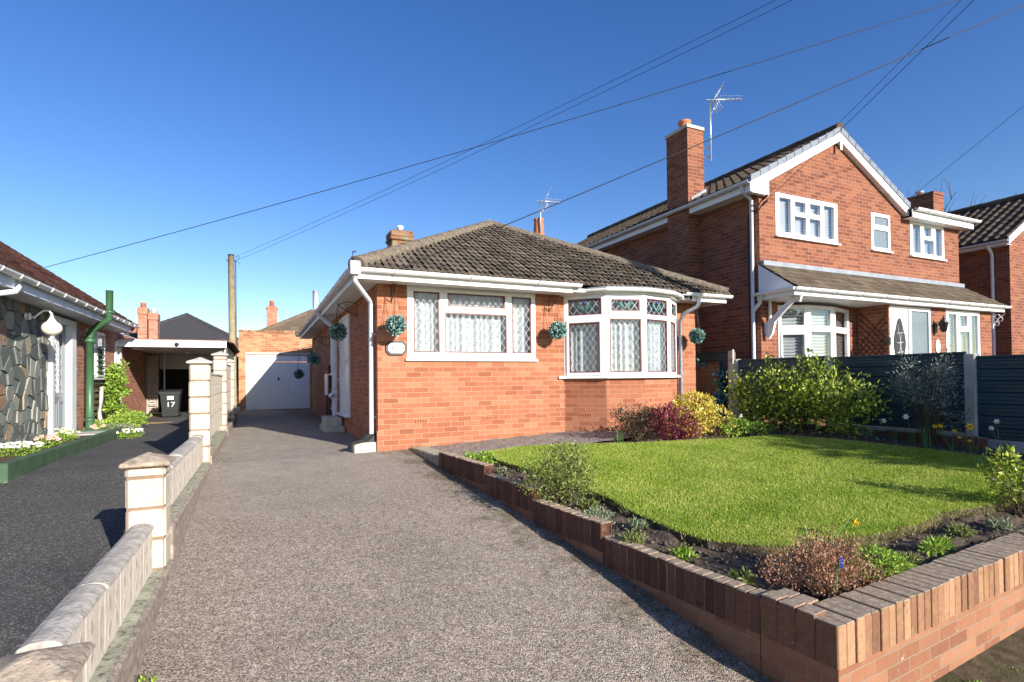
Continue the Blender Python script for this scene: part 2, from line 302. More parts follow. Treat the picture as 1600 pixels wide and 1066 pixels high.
# ------------------------------------------------------------------ builders
ORG = {}
def setp(o, label=None, cat=None, group=None, kind=None):
    if label: o['label'] = label
    if cat: o['category'] = cat
    if group: o['group'] = group
    if kind: o['kind'] = kind
    return o
def thing(name, label, cat, loc=(0, 0, 0), group=None):
    o = bpy.data.objects.new(name, None); C.objects.link(o); o.location = loc; o.empty_display_size = .1
    ORG[o] = Vector(loc); return setp(o, label, cat, group)
def link(name, me, mat, parent=None, org=None):
    o = bpy.data.objects.new(name, me); C.objects.link(o)
    if mat: me.materials.append(M[mat] if isinstance(mat, str) else mat)
    if parent is not None: o.parent = parent; ORG[o] = ORG[parent]
    else: ORG[o] = Vector(org) if org is not None else Vector((0, 0, 0)); o.location = ORG[o]
    return o
class MB:
    def __init__(s): s.v = []; s.f = []; s.sm = []
    def add(s, vs, fs, smooth=False):
        n = len(s.v); s.v += [tuple(p) for p in vs]; s.f += [tuple(i+n for i in f) for f in fs]; s.sm += [smooth]*len(fs); return s
    def box(s, x0, y0, z0, x1, y1, z1):
        return s.add([(x, y, z) for z in (z0, z1) for y in (y0, y1) for x in (x0, x1)],
                     [(0, 2, 3, 1), (4, 5, 7, 6), (0, 1, 5, 4), (2, 6, 7, 3), (0, 4, 6, 2), (1, 3, 7, 5)])
    def obox(s, o, U, V, N, a0, b0, c0, a1, b1, c1):   # box in a local frame
        return s.add([o+U*a+V*b+N*c for c in (c0, c1) for b in (b0, b1) for a in (a0, a1)],
                     [(0, 2, 3, 1), (4, 5, 7, 6), (0, 1, 5, 4), (2, 6, 7, 3), (0, 4, 6, 2), (1, 3, 7, 5)])
    def bbox(s, x0, y0, z0, x1, y1, z1, b):            # box with chamfered vertical and top edges
        def ring(q, z): return [(x0+q+b, y0+q, z), (x1-q-b, y0+q, z), (x1-q, y0+q+b, z), (x1-q, y1-q-b, z), (x1-q-b, y1-q, z), (x0+q+b, y1-q, z), (x0+q, y1-q-b, z), (x0+q, y0+q+b, z)]
        vs = ring(0, z0)+ring(0, z1-b)+ring(b, z1)
        fs = [tuple(range(7, -1, -1)), tuple(range(16, 24))]
        for r in (0, 8):
            for i in range(8): fs.append((r+i, r+(i+1) % 8, r+8+(i+1) % 8, r+8+i))
        return s.add(vs, fs)
    def prism(s, pts, d):                               # polygon extruded by vector d
        n = len(pts); pts = [Vector(p) for p in pts]; d = Vector(d)
        fs = [tuple(range(n-1, -1, -1)), tuple(range(n, 2*n))]+[(i, (i+1) % n, n+(i+1) % n, n+i) for i in range(n)]
        return s.add(pts+[p+d for p in pts], fs)
    def tube(s, pts, r, n=8, caps=True, r2=None):
        pts = [Vector(p) for p in pts]; m = len(pts); vs = []; up = Vector((.13, .27, 1)).normalized()
        for i, p in enumerate(pts):
            t = (pts[min(i+1, m-1)]-pts[max(i-1, 0)]).normalized()
            a = t.cross(up)
            if a.length < .05: a = t.cross(Vector((1, .1, 0)))
            a.normalize(); b = a.cross(t); rr = r if r2 is None else r+(r2-r)*i/(m-1)
            vs += [p+(a*math.cos(2*math.pi*j/n)+b*math.sin(2*math.pi*j/n))*rr for j in range(n)]
        fs = [(i*n+j, i*n+(j+1) % n, (i+1)*n+(j+1) % n, (i+1)*n+j) for i in range(m-1) for j in range(n)]
        k0 = len(s.f); s.add(vs, fs, True)
        if caps:
            n0 = len(s.v)-len(vs)
            s.f += [tuple(n0+j for j in range(n)), tuple(n0+(m-1)*n+j for j in range(n-1, -1, -1))]; s.sm += [False, False]
        return s
    def lathe(s, c, prof, n=16, axis=None):
        c = Vector(c); vs = []
        for r, z in prof: vs += [c+Vector((r*math.cos(2*math.pi*j/n), r*math.sin(2*math.pi*j/n), z)) for j in range(n)]
        m = len(prof)
        fs = [(i*n+j, i*n+(j+1) % n, (i+1)*n+(j+1) % n, (i+1)*n+j) for i in range(m-1) for j in range(n)]
        s.add(vs, fs, True); n0 = len(s.v)-len(vs)
        s.f += [tuple(n0+j for j in range(n-1, -1, -1)), tuple(n0+(m-1)*n+j for j in range(n))]; s.sm += [False, False]
        return s
    def sphere(s, c, r, sx=1, sy=1, sz=1, n=12):
        prof = [(r*math.sin(math.pi*i/n)*1.0+1e-4, -r*math.cos(math.pi*i/n)*sz) for i in range(n+1)]
        return s.lathe(c, prof, n*2)
    def build(s, name, mat, parent=None, org=None, bevel=0):
        o0 = ORG[parent] if parent is not None else (Vector(org) if org is not None else Vector((0, 0, 0)))
        me = bpy.data.meshes.new(name)
        me.from_pydata([(p[0]-o0.x, p[1]-o0.y, p[2]-o0.z) for p in s.v], [], s.f)
        me.polygons.foreach_set('use_smooth', s.sm); me.validate(); me.update()
        if bevel:
            bm = bmesh.new(); bm.from_mesh(me)
            bmesh.ops.bevel(bm, geom=[e for e in bm.edges if len(e.link_faces) == 2 and e.calc_face_angle(0) > .5], offset=bevel, segments=1, affect='EDGES', clamp_overlap=True)
            bm.to_mesh(me); bm.free()
        return link(name, me, mat, parent, org)
def np_mesh(name, V, F, mat, parent=None, smooth=False):
    """V (n,3) world, F (m,k) faces"""
    V = np.asarray(V, np.float32); F = np.asarray(F, np.int32)
    if parent is not None: V = V-np.array(ORG[parent], np.float32)
    me = bpy.data.meshes.new(name); m, kk = F.shape
    me.vertices.add(len(V)); me.vertices.foreach_set('co', V.ravel())
    me.loops.add(m*kk); me.loops.foreach_set('vertex_index', F.ravel())
    me.polygons.add(m); me.polygons.foreach_set('loop_start', np.arange(0, m*kk, kk, dtype=np.int32))
    me.polygons.foreach_set('use_smooth', np.full(m, smooth)); me.update(calc_edges=True); me.validate()
    return link(name, me, mat, parent)
def copy_tree(o, parent=None):
    c = o.copy(); C.objects.link(c)
    if parent is not None: c.parent = parent
    for ch in list(o.children): copy_tree(ch, c)
    return c
def leaves(name, mat, parent, blobs, n, L, Wd, seed=0, shell=.55, out=.8, up=.25, fold=.35, lump=.18):
    """blobs: (cx,cy,cz,rx,ry,rz[,weight]); many small folded leaves through each blob's volume"""
    g = np.random.default_rng(seed); wts = np.array([b[6] if len(b) > 6 else b[3]*b[4]+b[4]*b[5]+b[3]*b[5] for b in blobs]); wts = wts/wts.sum()
    P = []; NN = []
    for b, w_ in zip(blobs, wts):
        m = max(4, int(n*w_)); d = g.normal(size=(m, 3)); d /= np.linalg.norm(d, axis=1)[:, None]
        ph = g.uniform(0, 6.28, 6)
        bumpy = 1+lump*(np.sin(d[:, 0]*5+ph[0])*np.sin(d[:, 1]*5+ph[1])+np.sin(d[:, 2]*7+ph[2]+d[:, 0]*4))
        r = (shell+(1-shell)*g.random(m)**.6)*bumpy
        P.append(np.array(b[:3])+d*np.array(b[3:6])*r[:, None]); NN.append(d)
    P = np.vstack(P); N = np.vstack(NN); m = len(P)
    a = N*out+g.normal(size=(m, 3))*.6; a[:, 2] += up; a /= np.linalg.norm(a, axis=1)[:, None]
    q = g.normal(size=(m, 3))*.5+N; b = np.cross(a, q); b /= np.linalg.norm(b, axis=1)[:, None]; c = np.cross(a, b)
    l = L*g.uniform(.6, 1.3, m)[:, None]; w_ = Wd*g.uniform(.7, 1.2, m)[:, None]
    V = np.stack([P, P+a*l*.45+b*w_*.5+c*w_*fold*.5, P+a*l, P+a*l*.45-b*w_*.5+c*w_*fold*.5], 1).reshape(-1, 3)
    i = np.arange(m)*4
    F = np.vstack([np.stack([i, i+1, i+2], 1), np.stack([i, i+2, i+3], 1)])
    return np_mesh(name, V, F, mat, parent)
def stems(name, mat, parent, base, tips, r=.006, seed=0, wob=.06):
    g = random.Random(seed); b = MB()
    for t in tips:
        t = Vector(t); s0 = Vector(base)+Vector((g.uniform(-.04, .04), g.uniform(-.04, .04), 0)); m = (s0+t)/2+Vector((g.uniform(-wob, wob), g.uniform(-wob, wob), g.uniform(-wob, wob)))
        b.tube([s0, (s0+m)/2+Vector((0, 0, .01)), m, t], r, 5, False, r*.35)
    return b.build(name, mat, parent)
X, Y, Z = Vector((1, 0, 0)), Vector((0, 1, 0)), Vector((0, 0, 1))
def cells(b, o, U, V, N, w, h, holes, d0, d1):
    xs = sorted({0, w, *[q for a in holes for q in (a[0], a[2])]}); ys = sorted({0, h, *[q for a in holes for q in (a[1], a[3])]})
    for j in range(len(ys)-1):
        run = None
        for i in range(len(xs)):
            solid = False
            if i < len(xs)-1:
                cx, cy = (xs[i]+xs[i+1])/2, (ys[j]+ys[j+1])/2
                solid = not any(a[0] < cx < a[2] and a[1] < cy < a[3] for a in holes)
            if solid and run is None: run = xs[i]
            if not solid and run is not None: b.obox(o, U, V, N, run, ys[j], d0, xs[i], ys[j+1], d1); run = None
    return b
def ring(b, o, U, V, N, x0, y0, x1, y1, t, d0, d1):
    b.obox(o, U, V, N, x0, y0, d0, x1, y0+t, d1); b.obox(o, U, V, N, x0, y1-t, d0, x1, y1, d1)
    b.obox(o, U, V, N, x0, y0+t, d0, x0+t, y1-t, d1); b.obox(o, U, V, N, x1-t, y0+t, d0, x1, y1-t, d1)
def lattice(b, o, U, V, N, x0, y0, x1, y1, px, py, t, c):
    """diamond leading clipped to the light"""
    w, h = x1-x0, y1-y0
    for sgn in (1, -1):
        kmax = int(w/px+h/py)+2
        for kk in range(-kmax, kmax+1):
            # line  x/px - sgn*y/py = kk + .5
            pts = []
            for yy in (0, h):
                xx = px*(kk+.5+sgn*yy/py); 
                if -1e-9 <= xx <= w+1e-9: pts.append((xx, yy))
            for xx in (0, w):
                yy = sgn*py*(xx/px-kk-.5)
                if 1e-9 < yy < h-1e-9: pts.append((xx, yy))
            if len(pts) < 2: continue
            p, q = pts[0], pts[1]
            A = o+U*(x0+p[0])+V*(y0+p[1])+N*c; B = o+U*(x0+q[0])+V*(y0+q[1])+N*c
            d = (B-A)
            if d.length < .02: continue
            d.normalize(); s_ = N.cross(d)*t/2
            b.add([A-s_, B-s_, B+s_, A+s_, A-s_+N*.003, B-s_+N*.003, B+s_+N*.003, A+s_+N*.003], [(3, 2, 1, 0), (4, 5, 6, 7), (0, 1, 5, 4), (2, 3, 7, 6)])
def drape(b, o, U, V, N, x0, y0, x1, y1, c, amp=.030, wl=.10, seed=0):
    n = int((x1-x0)/wl*10)+2; g = random.Random(seed); ph = g.random()*6; vs = []
    for yy in (y0, y1):
        for i in range(n):
            x = x0+(x1-x0)*i/(n-1); q = x/wl*2*math.pi
            vs.append(o+U*x+V*yy+N*(c+amp*(math.sin(q+ph+1.3*math.sin(q*.23+ph))*.7+.4*math.sin(q*.41+ph*2))))
    b.add(vs, [(i, i+1, n+i+1, n+i) for i in range(n-1)], True)
def blinds(b, o, U, V, N, x0, y0, x1, y1, c, pitch=.062, w=.060, tilt=1.0):
    y = y0+pitch/2
    while y < y1:
        A = o+V*y+N*c; d = V*math.sin(tilt)+N*math.cos(tilt)
        b.add([A+U*x0-d*w/2, A+U*x1-d*w/2, A+U*x1+d*w/2, A+U*x0+d*w/2], [(0, 1, 2, 3)]); y += pitch
def window(parent, o, U, N, w, h, lights, style='lead', seed=0, depth=.07, name='window', frame='white', sill=None):
    """lights: (x0,y0,x1,y1[,kind]) in fractions; frame mesh with its panes as children"""
    U = U.normalized(); N = N.normalized(); V = Z; o = Vector(o)
    L = [(a[0]*w, a[1]*h, a[2]*w, a[3]*h) for a in lights]
    b = MB(); cells(b, o, U, V, N, w, h, L, -depth, 0)
    for a, q in zip(L, lights):
        if len(q) > 4 and 's' in q[4]:
            ring(b, o, U, V, N, a[0]-.045, a[1]-.045, a[2]+.045, a[3]+.045, .045, .0005, .016)
    if sill: b.obox(o, U, V, N, -.03, -.035, -depth, w+.03, -.0, sill)
    fr = b.build(name, frame, parent, bevel=.004)
    gl, bd, ld, cu = MB(), MB(), MB(), MB()
    for i, (a, q) in enumerate(zip(L, lights)):
        kd = q[4] if len(q) > 4 else ''
        z1 = .012 if 's' in kd else -.006
        if style == 'lead':
            ring(bd, o, U, V, N, a[0], a[1], a[2], a[3], .019, z1-.03, z1)
        gl.add([o+U*a[0]+V*a[1]+N*(z1-.022), o+U*a[2]+V*a[1]+N*(z1-.022), o+U*a[2]+V*a[3]+N*(z1-.022), o+U*a[0]+V*a[3]+N*(z1-.022)], [(0, 1, 2, 3)])
        if style == 'lead':
            if 't' in kd: lattice(ld, o, U, V, N, a[0]+.013, a[1]+.013, a[2]-.013, a[3]-.013, .13, .17, .007, z1-.0195)
            else: lattice(ld, o, U, V, N, a[0]+.013, a[1]+.013, a[2]-.013, a[3]-.013, .098, .155, .0048, z1-.0195)
            if 't' not in kd: drape(cu, o, U, V, N, a[0]-.04, a[1]-.04, a[2]+.04, a[3]+.03, -depth-.05, seed=seed+i)
        elif style == 'blind': blinds(cu, o, U, V, N, a[0]-.03, a[1]-.03, a[2]+.03, a[3]+.03, -depth-.04)
        elif style == 'net': drape(cu, o, U, V, N, a[0]-.04, a[1]-.04, a[2]+.04, a[3]+.03, -depth-.05, seed=seed+i)
    gl.build('pane', 'obsc' if style == 'obsc' else ('glass' if style in ('lead', 'net') else 'glassr'), fr)
    if bd.v: bd.build('bead', 'bead', fr)
    if ld.v: ld.build('leading', 'lead', fr)
    if cu.v: cu.build('blind' if style == 'blind' else 'curtain', 'blind' if style == 'blind' else 'curtain', fr)
    return fr
def tiled(name, mat, parent, o, U, V, w, L, planes=(), tw=.30, course=.30, amp=.022, thick=.018, seed=0, prof='pan', org=None):
    """roof slope: every tile its own island, stepped courses; o eave corner, U along the eave, V up the slope; planes = (point, normal) keep normal side"""
    U = Vector(U).normalized(); V = Vector(V).normalized(); N = U.cross(V); g = random.Random(seed); b = MB(); o = Vector(o)
    PR = {'pan': [(0, 0), (.12, .8), (.25, 1), (.38, .8), (.5, .15), (.75, 0), (1, 0)], 'roman': [(0, 1), (.08, .9), (.16, 0), (.44, 0), (.5, .9), (.58, 1), (.66, .9), (.72, 0), (1, 0)], 'flat': [(0, 0), (1, 0)]}[prof]
    nc = int(L/course)+1; nt_ = int(w/tw)+1
    for j in range(nc):
        y0 = j*course; y1 = min(L, y0+course+.01)
        off = 0 if prof != 'flat' else (j % 2)*tw/2
        for i in range(-1, nt_):
            x0 = i*tw+off; 
            if x0 > w or x0+tw < 0: continue
            dz = g.uniform(-.003, .003); sk = g.uniform(-.004, .004); n = len(PR); vs = []
            for yy, lift in ((y0, thick+.006), (y1, .004)):
                for px, pz in PR:
                    x = min(max(x0+px*tw*.985, 0), w)
                    vs.append(o+U*x+V*(yy+(sk if yy == y0 else 0))+N*(lift+amp*pz+dz))
            for px, pz in PR:
                x = min(max(x0+px*tw*.985, 0), w); vs.append(o+U*x+V*(y0+sk)+N*(amp*pz-.012))
            fs = [(q, q+1, n+q+1, n+q) for q in range(n-1)]+[(2*n+q, 2*n+q+1, q+1, q) for q in range(n-1)]
            b.add(vs, fs)
    b.add([o-N*.02, o+U*w-N*.02, o+U*w+V*L-N*.02, o+V*L-N*.02], [(0, 1, 2, 3)])   # underlay below the tiles
    me = bpy.data.meshes.new(name); me.from_pydata([tuple(p) for p in b.v], [], b.f)
    bm = bmesh.new(); bm.from_mesh(me)
    for co, no in planes:
        bmesh.ops.bisect_plane(bm, geom=bm.verts[:]+bm.edges[:]+bm.faces[:], plane_co=co, plane_no=no, clear_inner=True)
    o0 = ORG[parent] if parent is not None else Vector((0, 0, 0))
    bmesh.ops.translate(bm, verts=bm.verts[:], vec=-o0); bm.to_mesh(me); bm.free()
    return link(name, me, mat, parent)
def riplets(b, p, q, r=.11, seg=.42, n=8, up=.03):
    """row of half-round ridge tiles from p to q"""
    p, q = Vector(p), Vector(q); d = q-p; L = d.length; d.normalize(); s_ = d.cross(Z).normalized(); u = s_.cross(d)
    m = int(L/seg)
    for i in range(m):
        a = p+d*(L*i/m-.02); c = p+d*(L*(i+1)/m); vs = []
        for pt, rr in ((a, r*1.05), (c, r*.97)):
            for j in range(n+1):
                t = math.pi*(j/n*1.2-.1); vs.append(pt+s_*math.cos(t)*rr+u*(math.sin(t)*rr*.9+up-.06))
        k0 = len(vs); vs += [a+u*(up-.08), c+u*(up-.08)]
        fs = [(j, j+1, n+2+j, n+1+j) for j in range(n)]+[tuple(range(n, -1, -1))+(k0,), tuple(range(n+1, 2*n+2))+(k0+1,)]
        b.add(vs, fs, False)
def gutter(b, pts, r=.055, n=8):
    """half-round gutter with thickness along pts"""
    pts = [Vector(p) for p in pts]; m = len(pts); vs = []; k_ = 2*(n+1)
    for i, p in enumerate(pts):
        t = (pts[min(i+1, m-1)]-pts[max(i-1, 0)]); t.z = 0; t.normalize(); a = t.cross(Z)
        for rr in (r, r-.007):
            rg = [p+a*math.cos(math.pi*j/n)*rr-Z*math.sin(math.pi*j/n)*rr for j in range(n+1)]
            vs += rg if rr == r else rg[::-1]
    fs = [(i*k_+j, i*k_+(j+1) % k_, (i+1)*k_+(j+1) % k_, (i+1)*k_+j) for i in range(m-1) for j in range(k_)]
    b.add(vs, fs, False)
    n0 = len(b.v)-len(vs)
    b.f += [tuple(n0+j for j in range(k_)), tuple(n0+(m-1)*k_+j for j in range(k_-1, -1, -1))]; b.sm += [False, False]
def clips(b, p, q, step=.9, r=.06):
    p, q = Vector(p), Vector(q); d = q-p; L = d.length; d.normalize(); a = d.cross(Z); x = step*.5
    while x < L:
        c = p+d*x; pts = [c+a*math.cos(math.pi*j/8)*r-Z*math.sin(math.pi*j/8)*r for j in range(9)]
        b.tube([pt-d*.0 for pt in pts], .009, 5); x += step
def text_obj(s_, size, o, U, N, mat, parent, name, depth=.002):
    cu = bpy.data.curves.new(name, 'FONT'); cu.body = s_; cu.size = size; cu.extrude = depth; cu.align_x = 'CENTER'; cu.align_y = 'CENTER'
    tmp = bpy.data.objects.new('tmp', cu); C.objects.link(tmp); bpy.context.view_layer.update()
    me = bpy.data.meshes.new_from_object(tmp.evaluated_get(bpy.context.evaluated_depsgraph_get()))
    bpy.data.objects.remove(tmp)
    U = Vector(U).normalized(); N = Vector(N).normalized(); o = Vector(o)-ORG[parent]
    me.transform(Matrix(((U.x, 0, N.x, o.x), (U.y, 0, N.y, o.y), (U.z, 1, N.z, o.z), (0, 0, 0, 1))))
    me.name = name
    return link(name, me, mat, parent)

# ------------------------------------------------------------------ ground
GY = [-60, -3, 0, 1.7, 2.2, 2.5, 3, 3.8, 5.3, 6.4, 7.6, 9, 120]; GZ = [-.6, -.42, -.27, -.07, .0, .065, .15, .245, .40, .49, .585, .6, .6]
def gz(y): return float(np.interp(y, GY, GZ))
def sstep(x): x = min(1, max(0, x)); return x*x*(3-2*x)
def GA(x, y): return .11+.07*y+.04*x+.10*sstep((x-5.7)/1.6)*sstep((6.4-y)/1.5)
def wx(y): return 2.49-.097*(y-1.67)
def strip_z(x, y):
    t = sstep((y-6.2)/1.3); return (GA(x, min(y, 6.2))-.05)*(1-t)+(.50+.045*x)*t
def sheet(name, xs, ys, zf, mat, kind='structure', thick=None):
    n, m = len(xs), len(ys); V = np.array([(x, y, zf(x, y)) for y in ys for x in xs])
    I = np.arange(n*m).reshape(m, n); F = np.stack([I[:-1, :-1], I[:-1, 1:], I[1:, 1:], I[1:, :-1]], -1).reshape(-1, 4)
    o = np_mesh(name, V, F, mat, smooth=True); o['kind'] = kind; return o
lin = lambda a, b, n: list(np.linspace(a, b, n))
sheet('ground', [-400, -60, -20, -5, 2, 4, 8, 20, 60, 400], [-300, -60]+lin(-6, 10, 33)+[40, 120, 400, 900], lambda x, y: gz(y)-.06-(.12 if y < 1.5 else 0), 'vergesoil')
sheet('driveway', lin(-.64, 2.62, 28), lin(-3, 10, 105)+lin(10.3, 24, 40), lambda x, y: gz(y)+.012*math.sin(1.3*x+.5*y)*(1 if y < 9 else .3), 'gravel')
sheet('neighbour_driveway', lin(-6, -.78, 20), lin(-3, 9, 80)+lin(9.3, 24, 30), lambda x, y: gz(y)+.004, 'tarmac')
sheet('verge', lin(2.45, 9, 60), lin(-1.5, 1.95, 40), lambda x, y: -.10-.05*min(x-2.5, 1.6)+.012*math.sin(9*x)*math.sin(11*y)+.02*(y-1.7), 'vergesoil')
# beds: one sheet of soil with lumps
gb = np.random.default_rng(3)
def bed():
    ys = lin(1.85, 7.66, 130); ns = 130; V = []
    lump = gb.normal(size=(130, 130))
    for _ in range(2): lump = (lump+np.roll(lump, 1, 0)+np.roll(lump, -1, 0)+np.roll(lump, 1, 1)+np.roll(lump, -1, 1))/3.2
    for j, y in enumerate(ys):
        xa = wx(y)+.06 if y < 7.5 else 2.0
        for i in range(ns):
            x = xa+(7.97-xa)*(i/(ns-1))**1.15
            z = GA(x, y)-.075 if y < 6.2 else strip_z(x, y)-.03
            V.append((x, y, z+lump[j, i]*.018*(1 if y < 6.2 else .3)))
    I = np.arange(130*ns).reshape(130, ns); F = np.stack([I[:-1, :-1], I[:-1, 1:], I[1:, 1:], I[1:, :-1]], -1).reshape(-1, 4)
    o = np_mesh('flower_bed', V, F, 'soil', smooth=True); o['kind'] = 'structure'
bed()
sheet('gravel_strip', lin(2.02, 5.2, 60), lin(6.42, 7.72, 26), lambda x, y: strip_z(x, y)+.004+.006*math.sin(13*x)*math.sin(17*y), 'pea')
LAWN = [(2.66, 6.40), (2.60, 5.9), (2.65, 5.65), (2.71, 5.42), (2.87, 4.5), (2.87, 4.2), (2.88, 4.0), (2.83, 3.66), (2.86, 3.12), (2.92, 2.91), (3.15, 2.68), (3.4, 2.56), (4.1, 2.44), (4.6, 2.42), (5.0, 2.49), (5.56, 2.38), (6.2, 2.42), (6.9, 2.5), (7.16, 2.76), (7.08, 3.27), (6.92, 3.82), (6.76, 4.48), (6.45, 5.18), (5.6, 5.62), (4.66, 5.87), (3.76, 6.3), (3.04, 6.45)]
def inpoly(px, py, poly):
    ins = np.zeros(len(px), bool); j = len(poly)-1
    for i in range(len(poly)):
        xi, yi = poly[i]; xj, yj = poly[j]
        c = ((yi > py) != (yj > py)) & (px < (xj-xi)*(py-yi)/(yj-yi+1e-12)+xi); ins ^= c; j = i
    return ins
def lawn():
    bm = bmesh.new(); g = random.Random(5); P = []
    for i, p in enumerate(LAWN):
        q = LAWN[(i+1) % len(LAWN)]; n = max(2, int(math.dist(p, q)/.12))
        for t in range(n): P.append((p[0]+(q[0]-p[0])*t/n+g.uniform(-.03, .03), p[1]+(q[1]-p[1])*t/n+g.uniform(-.03, .03)))
    top = [bm.verts.new((x, y, 0)) for x, y in P]; f = bm.faces.new(top)
    bmesh.ops.triangulate(bm, faces=[f])
    for _ in range(2): bmesh.ops.subdivide_edges(bm, edges=[e for e in bm.edges if e.calc_length() > .25], cuts=1, use_grid_fill=False); bmesh.ops.triangulate(bm, faces=bm.faces[:])
    ed = [e for e in bm.edges if len(e.link_faces) == 1]
    r = bmesh.ops.extrude_edge_only(bm, edges=ed); low = {v for v in r['geom'] if isinstance(v, bmesh.types.BMVert)}
    for v in bm.verts: v.co.z = GA(v.co.x, v.co.y)-(.12 if v in low else .012)
    bmesh.ops.recalc_face_normals(bm, faces=bm.faces[:])
    me = bpy.data.meshes.new('lawn')
    for fc in bm.faces: fc.material_index = 1 if any(v in low for v in fc.verts) else 0
    bm.to_mesh(me); bm.free(); o = link('lawn', me, 'turf'); me.materials.append(M['soil']); o['kind'] = 'structure'
lawn()
def grass():
    g = np.random.default_rng(11); n = 560000
    x = g.uniform(2.4, 7.6, n); y = 2.2+4.4*g.random(n)**1.35; ok = inpoly(x+g.normal(0, .012, n), y+g.normal(0, .012, n), LAWN); x = x[ok]; y = y[ok]
    # extra tufts hanging over the cut edge
    ex = []
    for i in range(len(LAWN)):
        p, q = LAWN[i], LAWN[(i+1) % len(LAWN)]; m = int(math.dist(p, q)*700); t = g.random(m)
        ex.append(np.stack([p[0]+(q[0]-p[0])*t+g.normal(0, .012, m), p[1]+(q[1]-p[1])*t+g.normal(0, .012, m)], 1))
    ex = np.vstack(ex); x = np.concatenate([x, ex[:, 0]]); y = np.concatenate([y, ex[:, 1]]); m = len(x)
    def s3(t): t = np.clip(t, 0, 1); return t*t*(3-2*t)
    z = .11+.07*y+.04*x+.10*s3((x-5.7)/1.6)*s3((6.4-y)/1.5)-.014
    h = g.uniform(.010, .026, m)*(1+.25*np.sin(x*3.1+1)*np.sin(y*2.7)); th = g.uniform(0, 6.28, m); ln = g.uniform(.1, .8, m)*h
    w_ = g.uniform(.0022, .0042, m); ph = g.uniform(0, 6.28, m)
    P = np.stack([x, y, z], 1); D = np.stack([np.cos(th)*ln, np.sin(th)*ln, h], 1); Wv = np.stack([np.cos(ph)*w_, np.sin(ph)*w_, 0*w_], 1)
    V = np.stack([P-Wv, P+Wv, P+D], 1).reshape(-1, 3); F = np.arange(m*3).reshape(-1, 3)
    o = np_mesh('grass', V, F, 'grass'); setp(o, 'short bright green mown lawn grass filling the front garden', 'grass', kind='stuff')
grass()
def dry_edge():
    g = np.random.default_rng(15); P = []
    for i in range(len(LAWN)):
        p, q = LAWN[i], LAWN[(i+1) % len(LAWN)]; k_ = 900 if (p[1] < 2.8 and q[1] < 2.8) else 260
        m = int(math.dist(p, q)*k_); t = g.random(m); P.append(np.stack([p[0]+(q[0]-p[0])*t+g.normal(0, .028, m), p[1]+(q[1]-p[1])*t-np.abs(g.normal(0, .03, m))*(k_ > 500)], 1))
    P = np.vstack(P); m = len(P); x, y = P[:, 0], P[:, 1]; z = np.array([GA(a, b) for a, b in P])-g.uniform(.02, .075, m)
    th = g.uniform(0, 6.28, m); h = g.uniform(.015, .06, m); ln = g.uniform(.3, 1.3, m)*h; w_ = .0022; ph = g.uniform(0, 6.28, m)
    B = np.stack([x, y, z], 1); D = np.stack([np.cos(th)*ln, np.sin(th)*ln-.2*h, h], 1); Wv = np.stack([np.cos(ph)*w_, np.sin(ph)*w_, 0*ph], 1)
    o = np_mesh('dry_grass', np.stack([B-Wv, B+Wv, B+D], 1).reshape(-1, 3), np.arange(m*3).reshape(-1, 3), 'straw'); setp(o, 'straggling straw coloured grass hanging over the cut lawn edge', 'grass', kind='stuff')
dry_edge()
def scatter_clods(name, mat, region, n, s0, s1, zf, seed, label, cat):
    g = np.random.default_rng(seed); V = []; F = []
    base = np.array([(0, 0, 1), (1, 0, 0), (0, 1, 0), (-1, 0, 0), (0, -1, 0), (0, 0, -.6)]); fs = np.array([(0, 1, 2), (0, 2, 3), (0, 3, 4), (0, 4, 1), (5, 2, 1), (5, 3, 2), (5, 4, 3), (5, 1, 4)])
    k_ = 0
    while k_ < n:
        x, y = g.uniform(region[0], region[2]), g.uniform(region[1], region[3])
        z = zf(x, y)
        if z is None: continue
        s_ = s0+(s1-s0)*g.random()**3; R = np.linalg.qr(g.normal(size=(3, 3)))[0]
        V.append((base*g.uniform(.6, 1.3, (6, 1))*s_)@R+np.array((x, y, z))); F.append(fs+6*k_); k_ += 1
    o = np_mesh(name, np.vstack(V), np.vstack(F), mat); setp(o, label, cat, kind='stuff')
def soilz(x, y):
    if x < wx(y)+.115 or inpoly(np.array([x]), np.array([y]), LAWN)[0]: return None
    return GA(x, y)-.07
scatter_clods('soil_crumbs', 'clod', (2.1, 1.98, 7.9, 6.2), 5200, .005, .028, soilz, 5, 'loose dark soil crumbs and small stones in the flower beds', 'soil')
scatter_clods('verge_litter', 'clod', (2.5, .9, 6, 1.66), 1500, .004, .014, lambda x, y: -.10-.05*min(x-2.5, 1.6)+.02*(y-1.7)+.004, 6, 'crumbs of earth and grit on the mossy verge', 'soil')
def litz(x, y):
    d_ = wx(y)-x
    if d_ < .02 or (d_ > .45 and x > -.35) or random.random() > math.exp(-min(d_, x+.55)*4): return None
    return gz(y)+.004
scatter_clods('drive_litter', 'clod', (-.53, 1.9, 2.5, 8), 2600, .003, .009, litz, 9, 'moss crumbs and loose grit gathered along the edges of the gravel drive', 'litter')
